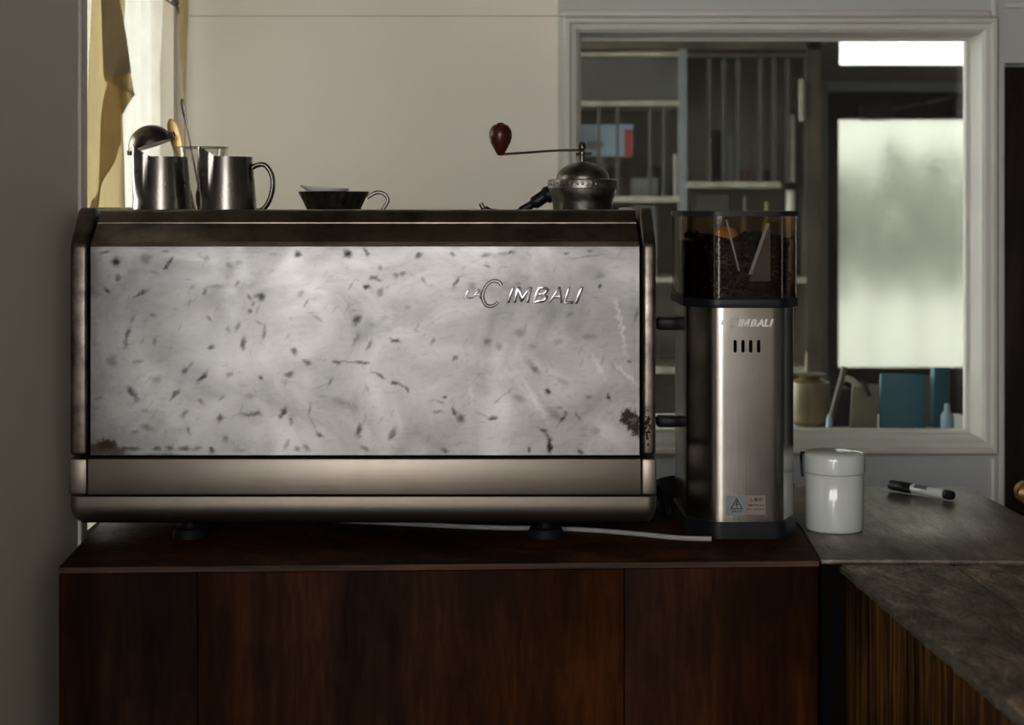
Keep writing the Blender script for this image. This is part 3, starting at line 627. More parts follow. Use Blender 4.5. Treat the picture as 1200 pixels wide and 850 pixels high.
# raised lettering, one piece per letter
def glyph(ch, x0, x1, z0, z1, y, depth, mat, parent, name, bold=.008, shear=.3, bev=.00055, thin=False):
    cu = bpy.data.curves.new('t', 'FONT'); cu.body = ch; cu.extrude = .05; cu.offset = bold; cu.shear = shear; cu.resolution_u = 3
    cu.bevel_depth = 0
    ob = bpy.data.objects.new('t', cu); COL.objects.link(ob)
    dg = bpy.context.evaluated_depsgraph_get(); me_ = bpy.data.meshes.new_from_object(ob.evaluated_get(dg))
    bpy.data.objects.remove(ob)
    bm_ = B()
    if ch == 'M':
        mp_ = [(0, 0), (0, 1), (.24, 1), (.5, .36), (.76, 1), (1, 1), (1, 0), (.81, 0), (.81, .62), (.58, .08), (.42, .08), (.19, .62), (.19, 0)]
        prism(bm_, [(x+.24*y_, y_) for x, y_ in mp_], 0, .1)
        bmesh.ops.recalc_face_normals(bm_, faces=bm_.faces)
    else: bm_.from_mesh(me_)
    bpy.data.meshes.remove(me_)
    xs = [v.co.x for v in bm_.verts]; ys_ = [v.co.y for v in bm_.verts]; zs = [v.co.z for v in bm_.verts]
    for v in bm_.verts:
        a = (v.co.x-min(xs))/(max(xs)-min(xs)); b = (v.co.y-min(ys_))/(max(ys_)-min(ys_)); c_ = (v.co.z-min(zs))/(max(zs)-min(zs))
        v.co = Vector((x0+(x1-x0)*a, y-depth*c_, z0+(z1-z0)*b))
    if parent is None: return bm_
    return mk(name, bm_, M[mat], parent, bevel=bev*.8 if ch == 'M' else bev, seg=2)
def badge_ring(bm, cx, cz, rx, rz, wdt, y, depth, a0=35, a1=325, lean=.18):
    n = 36; rows = []
    for k in range(n+1):
        a = math.radians(a0+(a1-a0)*k/n)
        def pt(f, yy_):
            X_ = math.cos(a)*(rx-f); Z_ = math.sin(a)*(rz-f); return bm.verts.new((cx+X_+Z_*lean, yy_, cz+Z_))
        rows.append([pt(0, y), pt(0, y-depth*.5), pt(wdt*.3, y-depth), pt(wdt*.7, y-depth), pt(wdt, y-depth*.5), pt(wdt, y)])
    for a, b in zip(rows, rows[1:]):
        for i in range(5): bm.faces.new((a[i], a[i+1], b[i+1], b[i]))
    bm.faces.new(rows[0]); bm.faces.new(rows[-1])
LY = MF-.0003
for ch, x0, x1, y0, y1 in (('L', 543, 553, 339, 350), ('A', 551.5, 564, 338.5, 350), ('I', 593.5, 603, 336, 355), ('M', 601, 624, 336, 355), ('B', 623, 643, 336, 355), ('A', 641.5, 659, 336, 355), ('L', 659.5, 672, 336, 356), ('I', 672.5, 684, 336, 356)):
    glyph(ch, mx_(x0), mx_(x1), mz(y1), mz(y0), LY, .0035, 'letter', fp, 'letter')
bm = B(); badge_ring(bm, mx_(577), mz(344), 13.2/s, 17/s, 4/s, LY, .0035, 38, 318); mk('letter', bm, M['letter'], fp)
# sloping top sheet and lip
bm = B(); pr = [(MF-.0002, ZP1+.0008), (MF+.002, ZP1+.006), (MF+.034, EYE-.0275), (MF+.037, EYE-.0245), (MF+.037, EYE-.0235), (MF+.040, EYE-.0232), (TY-.005, EYE-.0095), (TY-.004, EYE-.0088), (TY+.000, TZ-.0012), (TY+.003, TZ-.0008), (TY+.003, 1.322), (MF+.02, ZP1-.002)]
prism(bm, pr, SL+.0012, SR-.0012, 'x'); mk('sloping_top', bm, M['slope'], em, smooth=30)
box('cup_tray', SL+.001, SR-.001, TY+.003, MB-.02, 1.3205, 1.3225, M['cap'], em)
box('rear_lip', SL+.001, SR-.001, MB-.02, MB-.012, 1.30, 1.332, M['cap'], em)
# end caps
def cap_profile(o=0):
    pts = [(MF-.004+o, ZP0+.001)]
    pts += [(MF-.004+o, ZP1-.002), (MF-.001+o, ZP1+.006), (MF+.030+o, 1.321), (MF+.038+o, 1.331-o), (MF+.048+o, 1.3362-o)]
    pts += [(MB-.03, 1.3362-o), (MB, 1.31), (MB, ZP0+.001)]
    return pts
for n, (x0, x1) in enumerate(((XL, mx_(103.5)), (mx_(752.5), XR))):
    bm = B(); prism(bm, cap_profile(), x0, x1, 'x'); mk('side_cap', bm, M['cap'], em, bevel=.0055, seg=4, smooth=50)
# rust patch on the right cap
bm = B()
for j in range(70):
    a, b = random.gauss(757, 2.6), random.gauss(500, 9)
    if not 753.5 < a < 763 or not 478 < b < 522: continue
    r = random.uniform(.0006, .0016)
    mt = Matrix.Translation((mx_(a), MF-.0042, mz(b))) @ Matrix.Diagonal((r, .0005, r*1.3, 1)); bmesh.ops.create_icosphere(bm, subdivisions=1, radius=1, matrix=mt)
ru = mk('rust_patch', bm, M['rust'], em, smooth=0); ru['kind'] = 'stuff'
# lower band (with end pieces) and rounded tray under it
def band(x0, x1): return box('base_band', x0, x1, MF-.004, MB-.02, mz(579.5), mz(537.5), M['band'], em, bevel=.0015)
band(mx_(103.6), mx_(751)); 
for a in ((mx_(81), mx_(102.6)), (mx_(752), mx_(769))): 
    box('band_end', a[0], a[1], MF-.0045, MB-.02, mz(579.5), mz(537.5), M['band'], em, bevel=.003)
bm = B(); rings = []
nL = 10
for k in range(nL+1):
    t = k/nL
    z = mz(582)+(ZB-mz(582))*t
    e = 1-math.sqrt(max(0, 1-max(0, (t-.22)/.78)**2.4)) if t > .22 else 0
    off = e*.026
    a, b = XL-.0015+off*.62, XR+.0012-off*.62; y0 = MF-.004+off*1.5
    cr = .012; ring = []
    for (cx, sx) in ((a+cr, -1), (b-cr, 1)):
        aa = [math.pi+math.pi/2*i/5 for i in range(6)] if sx < 0 else [1.5*math.pi+math.pi/2*i/5 for i in range(6)]
        ring += [(cx+cr*math.cos(u), y0+cr+cr*math.sin(u), z) for u in aa]
    ring += [(b, MB-.02, z), (a, MB-.02, z)]
    rings.append([bm.verts.new(p) for p in ring])
for a, b in zip(rings, rings[1:]):
    for i in range(len(a)): bm.faces.new((a[i], a[(i+1) % len(a)], b[(i+1) % len(a)], b[i]))
bm.faces.new(rings[0]); bm.faces.new(rings[-1])
mk('base_tray', bm, M['band'], em, smooth=50)
for x in (mx_(216), mx_(641)):
    for y in (MF+.045, MB-.07):
        bm = B(); lathe(bm, [(.010, ZB+.002), (.010, CZ+.014), (.021, CZ+.013), (.023, CZ+.009), (.023, CZ+.001), (.020, CZ)], (x, y, 0), 24); mk('foot', bm, M['rubber'], em)
# cable under the machine
bm = B(); tube(bm, spline([(-.20, 2.36, CZ+.0035), (.0, 2.31, CZ+.0035), (.10, 2.30, CZ+.0035), (.16, 2.285, CZ+.0035), (.215, 2.26, CZ+.0035), (.26, 2.236, CZ+.0035), (.305, 2.228, CZ+.0035)]), .0033, 8)
tag(mk('power_cable', bm, M['cable']), 'pale grey cable running under the espresso machine to the grinder', 'cable')

# ---------------------------------------------------------------- grinder
G0 = 2.247
gx = lambda p, d=G0: (p-HX)/F*d
gr = thing('coffee_grinder', 'tall brushed steel electric coffee grinder with smoked bean hopper', 'coffee grinder', (.355, 2.34, CZ))
def octo(x0, x1, y0, y1, cx, cy, rb=.004, back=True):
    pts = [(x0+cx, y0), (x1-cx*.72, y0), (x1, y0+cy), (x1, y1), (x0, y1), (x0, y0+cy)]
    out = []
    n = len(pts)
    for i in range(n):
        p = Vector(pts[i]); a = (Vector(pts[i-1])-p).normalized(); b = (Vector(pts[(i+1) % n])-p).normalized()
        r = rb*2.8 if i in (0, 1) else rb
        for t in range(5):
            u = t/4; q_ = (p+a*r)*(1-u)**2+p*2*u*(1-u)+(p+b*r)*u*u; out.append((q_.x, q_.y))
    return out
GZ = lambda p, d=G0: EYE-(p-HY)/F*d
bx0, bx1 = .2795, .4235
bm = B(); prism(bm, octo(bx0, bx1, G0, 2.425, .032, .040, .005), GZ(611.5), GZ(360)); mk('body', bm, M['steel'], gr, smooth=30)
bm = B(); prism(bm, octo(bx0-.003, bx1+.003, G0-.003, 2.43, .034, .040), GZ(631.5)+.0, GZ(611.5)); mk('base', bm, M['black'], gr, smooth=30)
for x in (bx0+.03, bx1-.03):
    for y in (G0+.03, 2.40): bm = B(); lathe(bm, [(.008, CZ), (.008, GZ(631.5)+.001)], (x, y, 0), 12); mk('foot', bm, M['rubber'], gr)
# dosing tray on the far side, its raised rim showing at the left
bm = B(); rows = []
for k in range(25):
    a = math.radians(200-220*k/24); c0 = Vector((.352, 2.44))
    def pp(r, z): return bm.verts.new((c0.x+math.cos(a)*r*1.0, c0.y+math.sin(a)*r*.9, z))
    rows.append([pp(.070, CZ+.001), pp(.085, CZ+.004), pp(.093, CZ+.030), pp(.098, CZ+.042), pp(.100, CZ+.042), pp(.090, CZ+.001)])
for a, b in zip(rows, rows[1:]):
    for i in range(6): bm.faces.new((a[i], a[(i+1) % 6], b[(i+1) % 6], b[i]))
bm.faces.new(rows[0]); bm.faces.new(rows[-1]); mk('dosing_tray', bm, M['black'], gr)
box('tray_floor', .29, .42, 2.43, 2.50, CZ, CZ+.006, M['black'], gr)
# vents and badge on the body
for x in (861.5, 870.7, 879.7, 889):
    bm = B(); r = .0022; cx, z0, z1 = gx(x), GZ(413.5), GZ(398.5)
    pts = [(cx+r*math.cos(t), z1-r+r*math.sin(t)) for t in [math.pi*i/8 for i in range(9)]]+[(cx+r*math.cos(t), z0+r+r*math.sin(t)) for t in [math.pi+math.pi*i/8 for i in range(9)]]
    prism(bm, pts, G0-.0006, G0+.002, 'y'); mk('vent_slot', bm, M['void'], gr)
bm = B(); GL = G0-.0003
specs = (('L', 844.5, 849.5, 375.5, 380.5), ('A', 848.5, 855, 375.5, 380.5), ('I', 865, 869, 374.3, 383), ('M', 868.3, 879, 374.3, 383), ('B', 878.8, 887, 374.3, 383), ('A', 886.3, 895, 374.3, 383), ('L', 895, 901, 374.3, 383), ('I', 901.5, 906.5, 374.3, 383))
for ch, x0, x1, y0, y1 in specs:
    b2_ = glyph(ch, gx(x0), gx(x1), GZ(y1), GZ(y0), GL, .0010, 'letter', None, 'l', bold=.035)
    tmp = bpy.data.meshes.new('tmp'); b2_.to_mesh(tmp); b2_.free(); bm.from_mesh(tmp); bpy.data.meshes.remove(tmp)
badge_ring(bm, gx(860), GZ(377.3), 5.6/890, 7.3/890, 2.6/890, GL, .0014, 38, 318)
mk('badge', bm, simple('pale_badge', (.55, .55, .54), .35, .6), gr, smooth=20)
# warning label
lb = simple('clear_label', (.24, .27, .30), .3, .6, .05, 10); lb2 = simple('pinkish_label', (.29, .23, .21), .3, .5, .05, 10); ink = simple('label_ink', (.012, .012, .014), .6)
la = box('warning_label', gx(851), gx(873), G0-.0006, G0+.0002, GZ(604), GZ(580.5), lb, gr); la['label'] = 'bluish label with a lightning warning triangle'
lc = box('warning_label', gx(873), gx(897), G0-.0006, G0+.0002, GZ(603.5), GZ(580.8), lb2, gr); lc['label'] = 'pinkish half of the label with printed characters'
bm = B()
T = [(gx(863.2), GZ(583.5)), (gx(870.6), GZ(597)), (gx(855.6), GZ(597))]; cc = (gx(863.2), GZ(592.5))
inn = [(cc[0]+(x-cc[0])*.74, cc[1]+(z-cc[1])*.74) for x, z in T]
yv = G0-.0009
o3 = [bm.verts.new((x, yv, z)) for x, z in T]; i3 = [bm.verts.new((x, yv, z)) for x, z in inn]
for k in range(3): bm.faces.new((o3[k], o3[(k+1) % 3], i3[(k+1) % 3], i3[k]))
bz = [(863.6, 586.8), (861, 592), (863.2, 591.6), (862.4, 595.8), (865.6, 590.4), (863.4, 590.8), (865, 587)]
bm.faces.new([bm.verts.new((gx(a), yv, GZ(b))) for a, b in bz]); mk('triangle', bm, ink, la, smooth=0)
def jp(txt, x0, x1, y0, y1, par):
    b_ = glyph(txt, gx(x0), gx(x1), GZ(y1), GZ(y0), G0-.0005, .0004, 'black', None, 'x', bold=.01, shear=0)
    mk('lettering', b_, ink, par, smooth=0)
jp('感電注意', 857, 869, 598.2, 600.6, la)
jp('⚠警告', 877.5, 893.5, 583.5, 588.2, lc)
jp('感電の恐れあり', 876, 895.5, 590.8, 593.6, lc)
jp('カバーを外すな', 874.5, 895.5, 595.5, 598.4, lc)
# side arms between grinder and machine
for (y0, y1, dd) in ((371.5, 386.5, 2.40), (487.5, 500, 2.40)):
    box('side_arm', .2505, bx0+.002, dd-.014, dd+.014, GZ(y1, dd), GZ(y0, dd), M['black'], gr, bevel=.004)
# hopper
hx0, hx1 = .2765, .4265
ph = octo(hx0, hx1, G0-.002, 2.43, .034, .040)
bm = B(); prism(bm, octo(hx0-.002, hx1+.002, G0-.004, 2.432, .034, .040), GZ(361), GZ(350.5)); mk('hopper_collar', bm, M['black'], gr, smooth=30, bevel=.001)
bm = B(); n = len(ph)
A = [bm.verts.new((x, y, GZ(350.5))) for x, y in ph]; C = [bm.verts.new((x, y, GZ(253))) for x, y in ph]
for i in range(n): bm.faces.new((A[i], A[(i+1) % n], C[(i+1) % n], C[i]))
mk('hopper', bm, M['hopper'], gr, smooth=30)['label'] = 'smoked brown transparent hopper'
bm = B(); prism(bm, octo(hx0-.002, hx1+.002, G0-.004, 2.432, .034, .040), GZ(253.5), GZ(247.5)); mk('hopper_lid', bm, M['black'], gr, smooth=30)
for p in (ph[2], ph[7], ph[12]):
    bm = B(); lathe(bm, [(.0011, GZ(350.5)), (.0011, GZ(253.5))], (p[0], p[1], 0), 8); mk('hopper_corner', bm, M['clearbag'], gr)
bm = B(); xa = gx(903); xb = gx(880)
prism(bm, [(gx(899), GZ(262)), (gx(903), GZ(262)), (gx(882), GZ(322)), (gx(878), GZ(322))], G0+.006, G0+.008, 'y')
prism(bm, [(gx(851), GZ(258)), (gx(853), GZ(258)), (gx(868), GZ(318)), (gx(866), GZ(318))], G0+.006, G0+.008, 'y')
mk('divider_glint', bm, simple('sky_blue_glint', (.40, .62, 1.0), .3, .2), gr)['label'] = 'slanted divider in the blue of a painted reflection'  # sky-blue surface reflection put into the divider's colour
bm = B(); prism(bm, [(gx(903.6), GZ(264)), (gx(904), GZ(330)), (gx(879), GZ(330)), (gx(882.5), GZ(322.5))], G0+.008, G0+.0095, 'y')
mk('glint_wedge', bm, simple('blue_grey_glint', (.10, .14, .20), .3, .3), gr)  # wedge added to fill out the bluish reflection
# beans
bm = B(); random.seed(21)
prism(bm, octo(hx0+.007, hx1-.007, G0+.018, 2.41, .032, .036), GZ(349), GZ(284))
for k in range(620):
    m_ = random.random()
    x = random.uniform(hx0+.010, hx1-.010)
    e = max(0, (hx0+.034-x)/.034, (x-hx1+.026)/.026)
    if m_ < .6: y = G0+.013+e*.040+random.uniform(0, .004); z = random.uniform(GZ(347), GZ(279)+.003*math.sin(x*70))
    else: y = random.uniform(G0+.02+e*.04, 2.40); z = GZ(279)+random.uniform(-.004, .002)+.003*math.sin(x*70)
    mt = Matrix.Translation((x, y, z)) @ Matrix.Rotation(random.random()*6, 4, 'Z') @ Matrix.Rotation(random.random()*3, 4, 'X') @ Matrix.Diagonal((.0052, .0036, .0028, 1))
    bmesh.ops.create_icosphere(bm, subdivisions=1, radius=1, matrix=mt)
tag(mk('coffee_beans', bm, M['beans']), 'dark roasted coffee beans filling the grinder hopper', 'coffee beans', kind='stuff')
bm = B(); bmesh.ops.create_uvsphere(bm, u_segments=24, v_segments=12, radius=1, matrix=Matrix.Translation((gx(851, 2.31), 2.31, GZ(280)-.000)) @ Matrix.Diagonal((.0175, .014, .0155, 1)))
tag(mk('amber_glow', bm, M['orange']), 'orange light through the plastic, modelled as a rounded scoop lying on the beans inside the hopper', 'glow')  # glow of light through amber plastic, built as an orange dome

# ---------------------------------------------------------------- canister, marker
cn = thing('canister', 'white glazed ceramic canister with a flat lid right of the grinder', 'canister', (.483, 2.312, CZ))
bm = B(); lathe(bm, [(.034, CZ), (.0375, CZ+.001), (.0388, CZ+.004), (.0388, CZ+.0755), (.0375, CZ+.077), (.036, CZ+.078)], (.483, 2.312, 0), 64); mk('jar', bm, M['ceramic'], cn, smooth=60)
bm = B(); lathe(bm, [(.0385, CZ+.0785), (.0405, CZ+.0790), (.0410, CZ+.081), (.0410, CZ+.099), (.0400, CZ+.103), (.037, CZ+.1055), (.02, CZ+.1075), (0, CZ+.108)], (.483, 2.312, 0), 64); mk('lid', bm, M['ceramic'], cn, smooth=60)
bm = B(); tube(bm, spline([(.452, 2.345, CZ+.096), (.4432, 2.335, CZ+.101), (.4405, 2.325, CZ+.092), (.4415, 2.322, CZ+.070)]), .0018, 8); mk('wire_clip', bm, M['black'], cn)
mp0, mp1 = Vector(((1043-560)/F*2.625, 2.625, CZ+.0092)), Vector(((1117-560)/F*2.535, 2.535, CZ+.0078))
dr = (mp1-mp0)
mkr = thing('marker_pen', 'black and clear marker pen lying on the corner counter', 'pen', ((mp0.x+mp1.x)/2, (mp0.y+mp1.y)/2, CZ))
def seg(name, a, b, ra, rb, mat):
    bm = B(); tube(bm, [mp0+dr*a, mp0+dr*(a+.02), mp0+dr*(b-.02), mp0+dr*b], [ra*.85, ra, rb, rb*.85], 16); mk(name, bm, M[mat], mkr)
seg('cap', 0, .36, .0078, .0082, 'black'); seg('barrel', .33, .88, .0070, .0070, 'ceramic'); seg('end_plug', .86, 1, .0074, .0068, 'black')
bm = B(); tube(bm, [mp0+dr*.04+Vector((-.002, -.009, -.002)), mp0+dr*.32+Vector((-.002, -.009, -.003))], .002, 8); mk('clip', bm, M['black'], mkr)
bm = B(); tube(bm, [mp0+dr*.42+Vector((0, 0, .0004)), mp0+dr*.62+Vector((0, 0, .0004))], .0069, 16); mk('print_band', bm, M['grey'], mkr)

# ---------------------------------------------------------------- things on the machine
TR = 1.3229
def jug(name, label, cx, cy, r, h, handle=True, ang=math.radians(215)):
    t = thing(name, label, 'milk jug', (cx, cy, TR), 'steel milk jugs on the machine')
    bm = B(); seg_ = 72; nr = 22; rings = []
    ht = h
    prof = [(1.0, 0), (1.02, .02), (1.0, .15), (.955, .45), (.90, .78), (.855, 1.0)]
    def rad(u):
        for (a, ua), (b, ub) in zip(prof, prof[1:]):
            if u <= ub: return a+(b-a)*(u-ua)/(ub-ua)
        return prof[-1][0]
    for inner in (0, 1):
        for j in (range(nr+1) if not inner else range(nr, 0, -1)):
            u = j/nr; ring = []
            for k in range(seg_):
                a = 2*math.pi*k/seg_
                da = abs((a-ang+math.pi) % (2*math.pi)-math.pi)      # angle from the spout (towards -x)
                sp = max(0, 1-da/.62)                                    # 1 at spout centre
                start = .30
                k_ = max(0, (u-start)/(1-start))*sp
                rr = rad(u)*r*(1-.02*inner)
                notch = 0
                if da < .62 and u > start: 
                    e = math.sin(math.pi*min(1, sp))                      # flare only in the middle, crease at its sides
                    notch = .10*k_**.8-.035*math.exp(-((sp-.12)/.12)**2)*min(1, (u-start)*4)
                rr *= 1+notch*2.6
                zz = TR+ht*u+(.015*(sp**.9)*max(0, (u-.75)/.25))
                ring.append(bm.verts.new((cx+rr*math.cos(a), cy+rr*math.sin(a), zz+(0 if not inner else -.0006*(j == nr)))))
            rings.append(ring)
    for a, b in zip(rings, rings[1:]):
        for k in range(seg_): bm.faces.new((a[k], a[(k+1) % seg_], b[(k+1) % seg_], b[k]))
    bm.faces.new(rings[0]); bm.faces.new(rings[-1])
    mk('body', bm, M['chrome'], t, smooth=60)
    if handle:
        bm = B(); Rr = r
        pts = spline([(cx+Rr*.87, cy, TR+h*.82), (cx+Rr*1.02, cy, TR+h*.865), (cx+Rr*1.30, cy, TR+h*.86), (cx+Rr*1.52, cy, TR+h*.70), (cx+Rr*1.55, cy, TR+h*.48), (cx+Rr*1.42, cy, TR+h*.26), (cx+Rr*1.22, cy, TR+h*.13), (cx+Rr*1.00, cy, TR+h*.10)], 6)
        tube(bm, pts, .0036, 14, 1.9, up=Vector((0, 1, 0)))
        for v in bm.verts: pass
        mk('handle', bm, M['chrome'], t, smooth=60)
    return t
# widths from the photo: body 233..299 px, rim y 183
jd = 2.36
jx2 = at(266, 0, jd).x; jr = 34.5*jd/F
jh = at(0, 184, jd).z-TR
jug('milk_jug', 'steel milk jug with its handle in view, right of the other jug', jx2, jd, jr, jh)
jd1 = 2.385
jug('milk_jug', 'steel milk jug nearest the curtain, half hidden by the other jug', at(190, 0, jd1).x, jd1, 34.5*jd1/F, at(0, 184, jd1).z-TR, handle=False)
# domed lid tilted on the left jug
dd_ = 2.41
c = at(177, 171, dd_); rr = 26.5*dd_/F
lid = thing('dome_lid', 'dark steel domed lid tipped up behind the left milk jug', 'lid', (c.x, dd_, TR))
bm = B(); rot = Matrix.Rotation(math.radians(-18), 3, 'Y')
lathe(bm, [(rr*math.cos(a), rr*math.sin(a)*.92) for a in [math.pi/2*i/12 for i in range(13)]]+[], c, 40, rot=rot)
mk('dome', bm, M['iron'], lid, smooth=50)
bm = B(); e = c+rot @ Vector((-rr, 0, 0)); e2 = c+rot @ Vector((rr, 0, .003))
lathe(bm, [(0, -.004), (.004, -.003), (.004, .003), (0, .004)], e, 12); mk('hinge', bm, M['iron'], lid)
bm = B(); lathe(bm, [(0, -.003), (.0028, -.003), (.0028, .004), (0, .004)], e2+Vector((.002, 0, .003)), 10, rot=rot); mk('rim_tab', bm, M['iron'], lid)
# glass tumbler behind, with a spatula and a long spoon
gd = 2.455; gc = at(236, 0, gd).x; grr = 31.5*gd/F; gh = at(0, 173, gd).z-TR
tg = thing('tumbler', 'clear glass tumbler behind the two milk jugs', 'glass', (gc, gd, TR))
bm = B(); lathe(bm, [(grr*.70, TR), (grr*.97, TR+gh*.93), (grr*1.0, TR+gh), (grr*.965, TR+gh), (grr*.93, TR+gh*.93), (grr*.66, TR+.005), (0, TR+.005)], (gc, gd, 0), 48); mk('wall', bm, M['clear'], tg, smooth=60)
bm = B(); n = 40; tube(bm, [(gc+grr*math.cos(2*math.pi*i/n), gd+grr*math.sin(2*math.pi*i/n), TR+gh) for i in range(n+1)], .0008, 6); mk('rim', bm, M['pewter'], tg)
def utensil(name, label, cat, p_top, p_bot, prof, mat, thick=.0018):
    bm = B(); a, b = Vector(p_bot), Vector(p_top); rows = []
    t = (b-a).normalized(); sd = t.cross(Vector((0, 1, 0))).normalized()
    for u, wv in prof:
        p = a+(b-a)*u; rows.append([bm.verts.new(p+sd*wv+Vector((0, y, 0))) for y in (-thick/2, thick/2)]+[bm.verts.new(p-sd*wv+Vector((0, y, 0))) for y in (thick/2, -thick/2)])
    for r0, r1 in zip(rows, rows[1:]):
        for i in range(4): bm.faces.new((r0[i], r0[(i+1) % 4], r1[(i+1) % 4], r1[i]))
    bm.faces.new(rows[0]); bm.faces.new(rows[-1])
    return tag(mk(name, bm, M[mat], bevel=.0004), label, cat)
pb = (at(228, 0, 2.45).x, 2.45, TR+.007)
utensil('butter_spatula', 'flat brass-coloured spatula leaning left in the glass tumbler', 'spatula', at(199.5, 139, 2.45), pb, [(0, .003), (.3, .0032), (.52, .0040), (.62, .0062), (.74, .0082), (.86, .0085), (.94, .0068), (.98, .0042), (1, .0012)], 'brass')
utensil('long_spoon', 'thin long-handled spoon leaning out above the tumbler', 'spoon', at(213, 115.5, 2.47), (at(238, 0, 2.47).x, 2.47, TR+.007), [(0, .006), (.08, .008), (.16, .006), (.22, .0014), (.75, .0011), (.80, .0018), (.88, .0032), (.95, .0034), (.98, .0024), (1, .0008)], 'iron')
# fluted metal dripper cup with white saucer
fd = 2.37; fcx = at(391, 0, fd).x; pxm = fd/F
cup = thing('fluted_dripper', 'dark fluted metal cup with a loop handle on the machine', 'cup', (fcx, fd, TR))
bm = B(); sg = 96; pr = [(24*pxm, TR), (28*pxm, TR+.004), (40.5*pxm, at(0, 225, fd).z), (39.5*pxm, at(0, 224.4, fd).z), (27*pxm, TR+.006), (0, TR+.006)]
rings = []
for n, (r, z) in enumerate(pr):
    rings.append([bm.verts.new((fcx+r*(1+(.025 if (k % 4 < 2) and n in (1, 2, 3) else 0))*math.cos(2*math.pi*(k+z*90)/sg), fd+r*(1+(.025 if (k % 4 < 2) and n in (1, 2, 3) else 0))*math.sin(2*math.pi*(k+z*90)/sg), z)) for k in range(sg)])
for a, b in zip(rings, rings[1:]):
    for k in range(sg): bm.faces.new((a[k], a[(k+1) % sg], b[(k+1) % sg], b[k]))
bm.faces.new(rings[0]); mk('cup', bm, M['iron'], cup, smooth=20)
bm = B(); hp = [at(430, 232, fd), at(436, 228, fd), at(443, 225.5, fd), at(451, 228, fd), at(454.5, 235, fd), at(451, 242, fd), at(448, 247, fd)]
tube(bm, spline(hp, 5), .0026, 10, .6, up=Vector((0, 1, 0))); mk('handle', bm, M['pewter'], cup)
bm = B(); c = at(380.5, 222, fd-.005); lathe(bm, [(.018, -.009), (.022, -.006), (.033, .0015), (.034, .0035), (.032, .003), (.02, -.004), (0, -.005)], (c.x, fd-.005, c.z), 40, rot=Matrix.Rotation(math.radians(4), 3, 'Y'))
bm2 = mk('saucer', bm, M['porcelain']); tag(bm2, 'small white porcelain dish resting inside the fluted dark cup', 'dish')
# hand mill
md = 2.38; mcx = at(683, 0, md).x; pm = md/F
hm = thing('coffee_mill', 'tarnished round hand coffee mill with domed top on the machine', 'coffee mill', (mcx, md, TR))
zz = lambda p: at(0, p, md).z
bm = B(); lathe(bm, [(34*pm, TR), (35*pm, zz(245)), (35.5*pm, zz(238)), (36.5*pm, zz(233)), (38.5*pm, zz(229)), (39.5*pm, zz(222)), (39.7*pm, zz(221)), (41*pm, zz(220.5)), (40.8*pm, zz(212)), (40.5*pm, zz(211)), (38*pm, zz(210)), (0, zz(210))], (mcx, md, 0), 64); mk('drum', bm, M['pewter'], hm, smooth=35)
bm = B(); 
for k in range(46):
    a = 2*math.pi*k/46; r = 40.8*pm
    mt = Matrix.Translation((mcx+r*math.cos(a), md+r*math.sin(a), zz(216)+.0012*math.sin(k*2.3))) @ Matrix.Rotation(a, 4, 'Z') @ Matrix.Diagonal((.0007, .0024, .0030, 1))
    bmesh.ops.create_icosphere(bm, subdivisions=1, radius=1, matrix=mt)
eb = mk('embossing', bm, M['pewter'], hm)
bm = B(); lathe(bm, [(31.5*pm*math.cos(a), zz(210.5)+21*pm*math.sin(a)) for a in [math.pi/2*i/14 for i in range(15)]], (mcx, md, 0), 56); mk('dome', bm, M['pewter'], hm, smooth=50)
bm = B(); lathe(bm, [(3*pm, zz(191)), (3*pm, zz(182)), (4.5*pm, zz(181)), (4.5*pm, zz(178)), (2*pm, zz(177)), (4.6*pm, zz(174)), (4.8*pm, zz(170)), (3*pm, zz(166.5)), (0, zz(165.5))], (mcx-.001, md, 0), 16); mk('spindle', bm, M['iron'], hm)
bm = B(); tube(bm, [(mcx-.010, md-.001, zz(181)), (mcx+.012, md-.001, zz(180.2))], .0022); mk('wing_nut', bm, M['iron'], hm)
bm = B(); kx = at(586.5, 0, md).x
tube(bm, spline([(mcx, md, zz(176)), (mcx-.04, md, zz(176.6)), (mcx-.08, md, zz(179)), (kx, md, zz(180.8))], 5), .0021, 8, .8); mk('crank_arm', bm, M['iron'], hm)
bm = B(); kp = [(0, 182.5), (3, 182.2), (5, 179.5), (7.5, 175), (11.5, 168), (13.6, 161), (13.2, 154), (10.5, 148.5), (6.5, 145.8), (4, 145.2), (3.4, 144), (0, 143.6)]
lathe(bm, [(r*pm, zz(p)) for r, p in kp], (kx, md, 0), 32); mk('knob', bm, M['knob'], hm, smooth=60)['label'] = 'reddish brown wooden pear knob'
# black handled tool lying left of the mill
tp = 2.42
bt = thing('portafilter', 'black-handled filter holder lying behind the hand mill', 'filter holder', (at(620, 0, tp).x, tp, TR))
bm = B(); tube(bm, spline([at(600, 250, tp), at(611, 246.5, tp), at(626, 238, tp), at(640, 229, tp), at(652, 226, tp)], 6), [.004]*6+[.006]*6+[.0095]*6+[.0125]*7, 14); mk('handle', bm, M['black'], bt, smooth=60)
bm = B(); tube(bm, spline([at(602, 250.5, tp), at(588, 251, tp), at(575, 249, tp), at(566.5, 244, tp), at(563, 237.5, tp)], 5), [.006]*5+[.0065]*5+[.006]*5+[.0035]*5+[.0012], 10); mk('shank', bm, M['pewter'], bt, smooth=60)

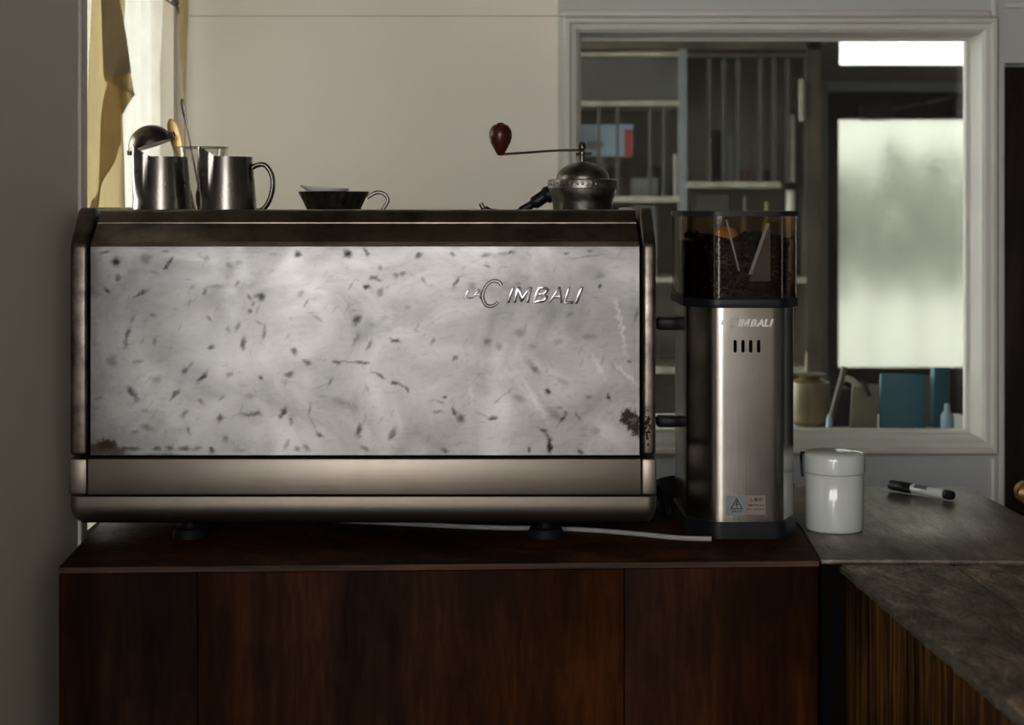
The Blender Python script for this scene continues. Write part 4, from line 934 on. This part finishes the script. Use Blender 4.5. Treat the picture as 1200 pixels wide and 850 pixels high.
# ---------------------------------------------------------------- curtains
def cpt(px, py, x):                 # point on the plane X = x seen at that pixel
    d = -x*F/(HX-px); return Vector((x, d, EYE-(py-HY)/F*d))
def sheet(name, x, edges, mat, parent, nu=40, nv=40, amp=.006, freq=60, seed=0, rag=0, th=.0008):
    # edges: (left polyline, right polyline) in pixels, from top to bottom
    Lp, Rp = edges
    def samp(P_, t):
        ts = [i/(len(P_)-1) for i in range(len(P_))]
        for i in range(len(P_)-1):
            if t <= ts[i+1]+1e-9:
                u = (t-ts[i])/(ts[i+1]-ts[i]); return (P_[i][0]+(P_[i+1][0]-P_[i][0])*u, P_[i][1]+(P_[i+1][1]-P_[i][1])*u)
    bm = B(); rows = []
    for j in range(nv+1):
        t = j/nv; a, b = samp(Lp, t), samp(Rp, t); row = []
        for i in range(nu+1):
            u = i/nu; jitter = rag*noise.noise(Vector((t*60, seed, 0))) if i == nu else 0
            p = cpt(a[0]+(b[0]-a[0])*u+jitter, a[1]+(b[1]-a[1])*u, x)
            p.x += amp*math.sin(p.y*freq+seed+1.5*noise.noise(Vector((p.y*4, p.z*4, seed))))+amp*.6*noise.noise(Vector((p.y*9, p.z*7, seed+3)))
            row.append(bm.verts.new(p))
        rows.append(row)
    for a, b in zip(rows, rows[1:]):
        for i in range(nu): bm.faces.new((a[i], a[i+1], b[i+1], b[i]))
    o = mk(name, bm, M[mat], parent, smooth=80)
    return o
sc_ = thing('sheer_curtain', 'white sheer curtain glowing at the side window', 'curtain', (-.58, 2.95, .95))
sheet('cloth', -.592, ([(124, -110), (126, 80), (122, 260), (118, 420)], [(209, -110), (212, 80), (212, 260), (211, 420)]), 'sheer', sc_, 90, 60, .007, 62, 1)
cc_ = thing('linen_curtain', 'cream linen curtain with a turned-over flap nearest the room wall', 'curtain', (-.56, 2.6, 1.0))
sheet('back_fold', -.562, ([(104, -110), (106.5, 0), (104, 90), (101, 236), (99, 330)], [(152, -110), (146, 0), (143, 90), (144, 168), (107, 236)]), 'cream', cc_, 30, 60, .003, 50, 2)
sheet('lower_fold', -.570, ([(125, 60), (112, 150), (104, 262)], [(140, 60), (143, 150), (147.5, 262)]), 'cream', cc_, 24, 40, .003, 45, 5)
sheet('front_flap', -.553, ([(117, -110), (118, 0), (121, 60), (122.5, 91)], [(132, -110), (139.5, 0), (148, 50), (153.5, 86)]), 'creamd', cc_, 24, 60, .0015, 30, 3, rag=1.6)
sheet('turned_hem', -.556, ([(122.5, 90), (124, 95), (139, 102)], [(153.5, 85), (156, 97), (158.5, 112)]), 'cream', cc_, 16, 12, .001, 30, 4)
sheet('hem_corner', -.560, ([(139, 100), (141, 118), (143, 134)], [(158.5, 110), (151, 121), (143.5, 136)]), 'cream', cc_, 12, 14, .0006, 30, 6)
ec = thing('curtain_end', 'narrow cream strip of curtain gathered in the room corner', 'curtain', (-.556, 3.12, 1.2))
sheet('cloth', -.536, ([(209, -40), (210, 20), (212, 60), (214, 130), (214, 400)], [(219, -40), (219.5, 20), (219, 48), (218, 130), (217.5, 400)]), 'cream', ec, 10, 50, .002, 120, 7)
rod = thing('curtain_rod', 'thin dark curtain rod ending in a knob near the ceiling corner', 'curtain rod', (-.56, 2.8, 1.7))
rz = at(0, 3, 3.14).z
bm = B(); tube(bm, [(-.566, 2.37, rz+.004), (-.566, 3.165, rz)], .0022, 8); mk('rod', bm, M['iron'], rod)
bm = B(); bmesh.ops.create_uvsphere(bm, u_segments=16, v_segments=8, radius=.008, matrix=Matrix.Translation((-.553, 3.12, rz-.002))); tube(bm, [(-.553, 3.12, rz-.004), (-.548, 3.14, rz-.02)], .003, 8); mk('finial', bm, M['iron'], rod)
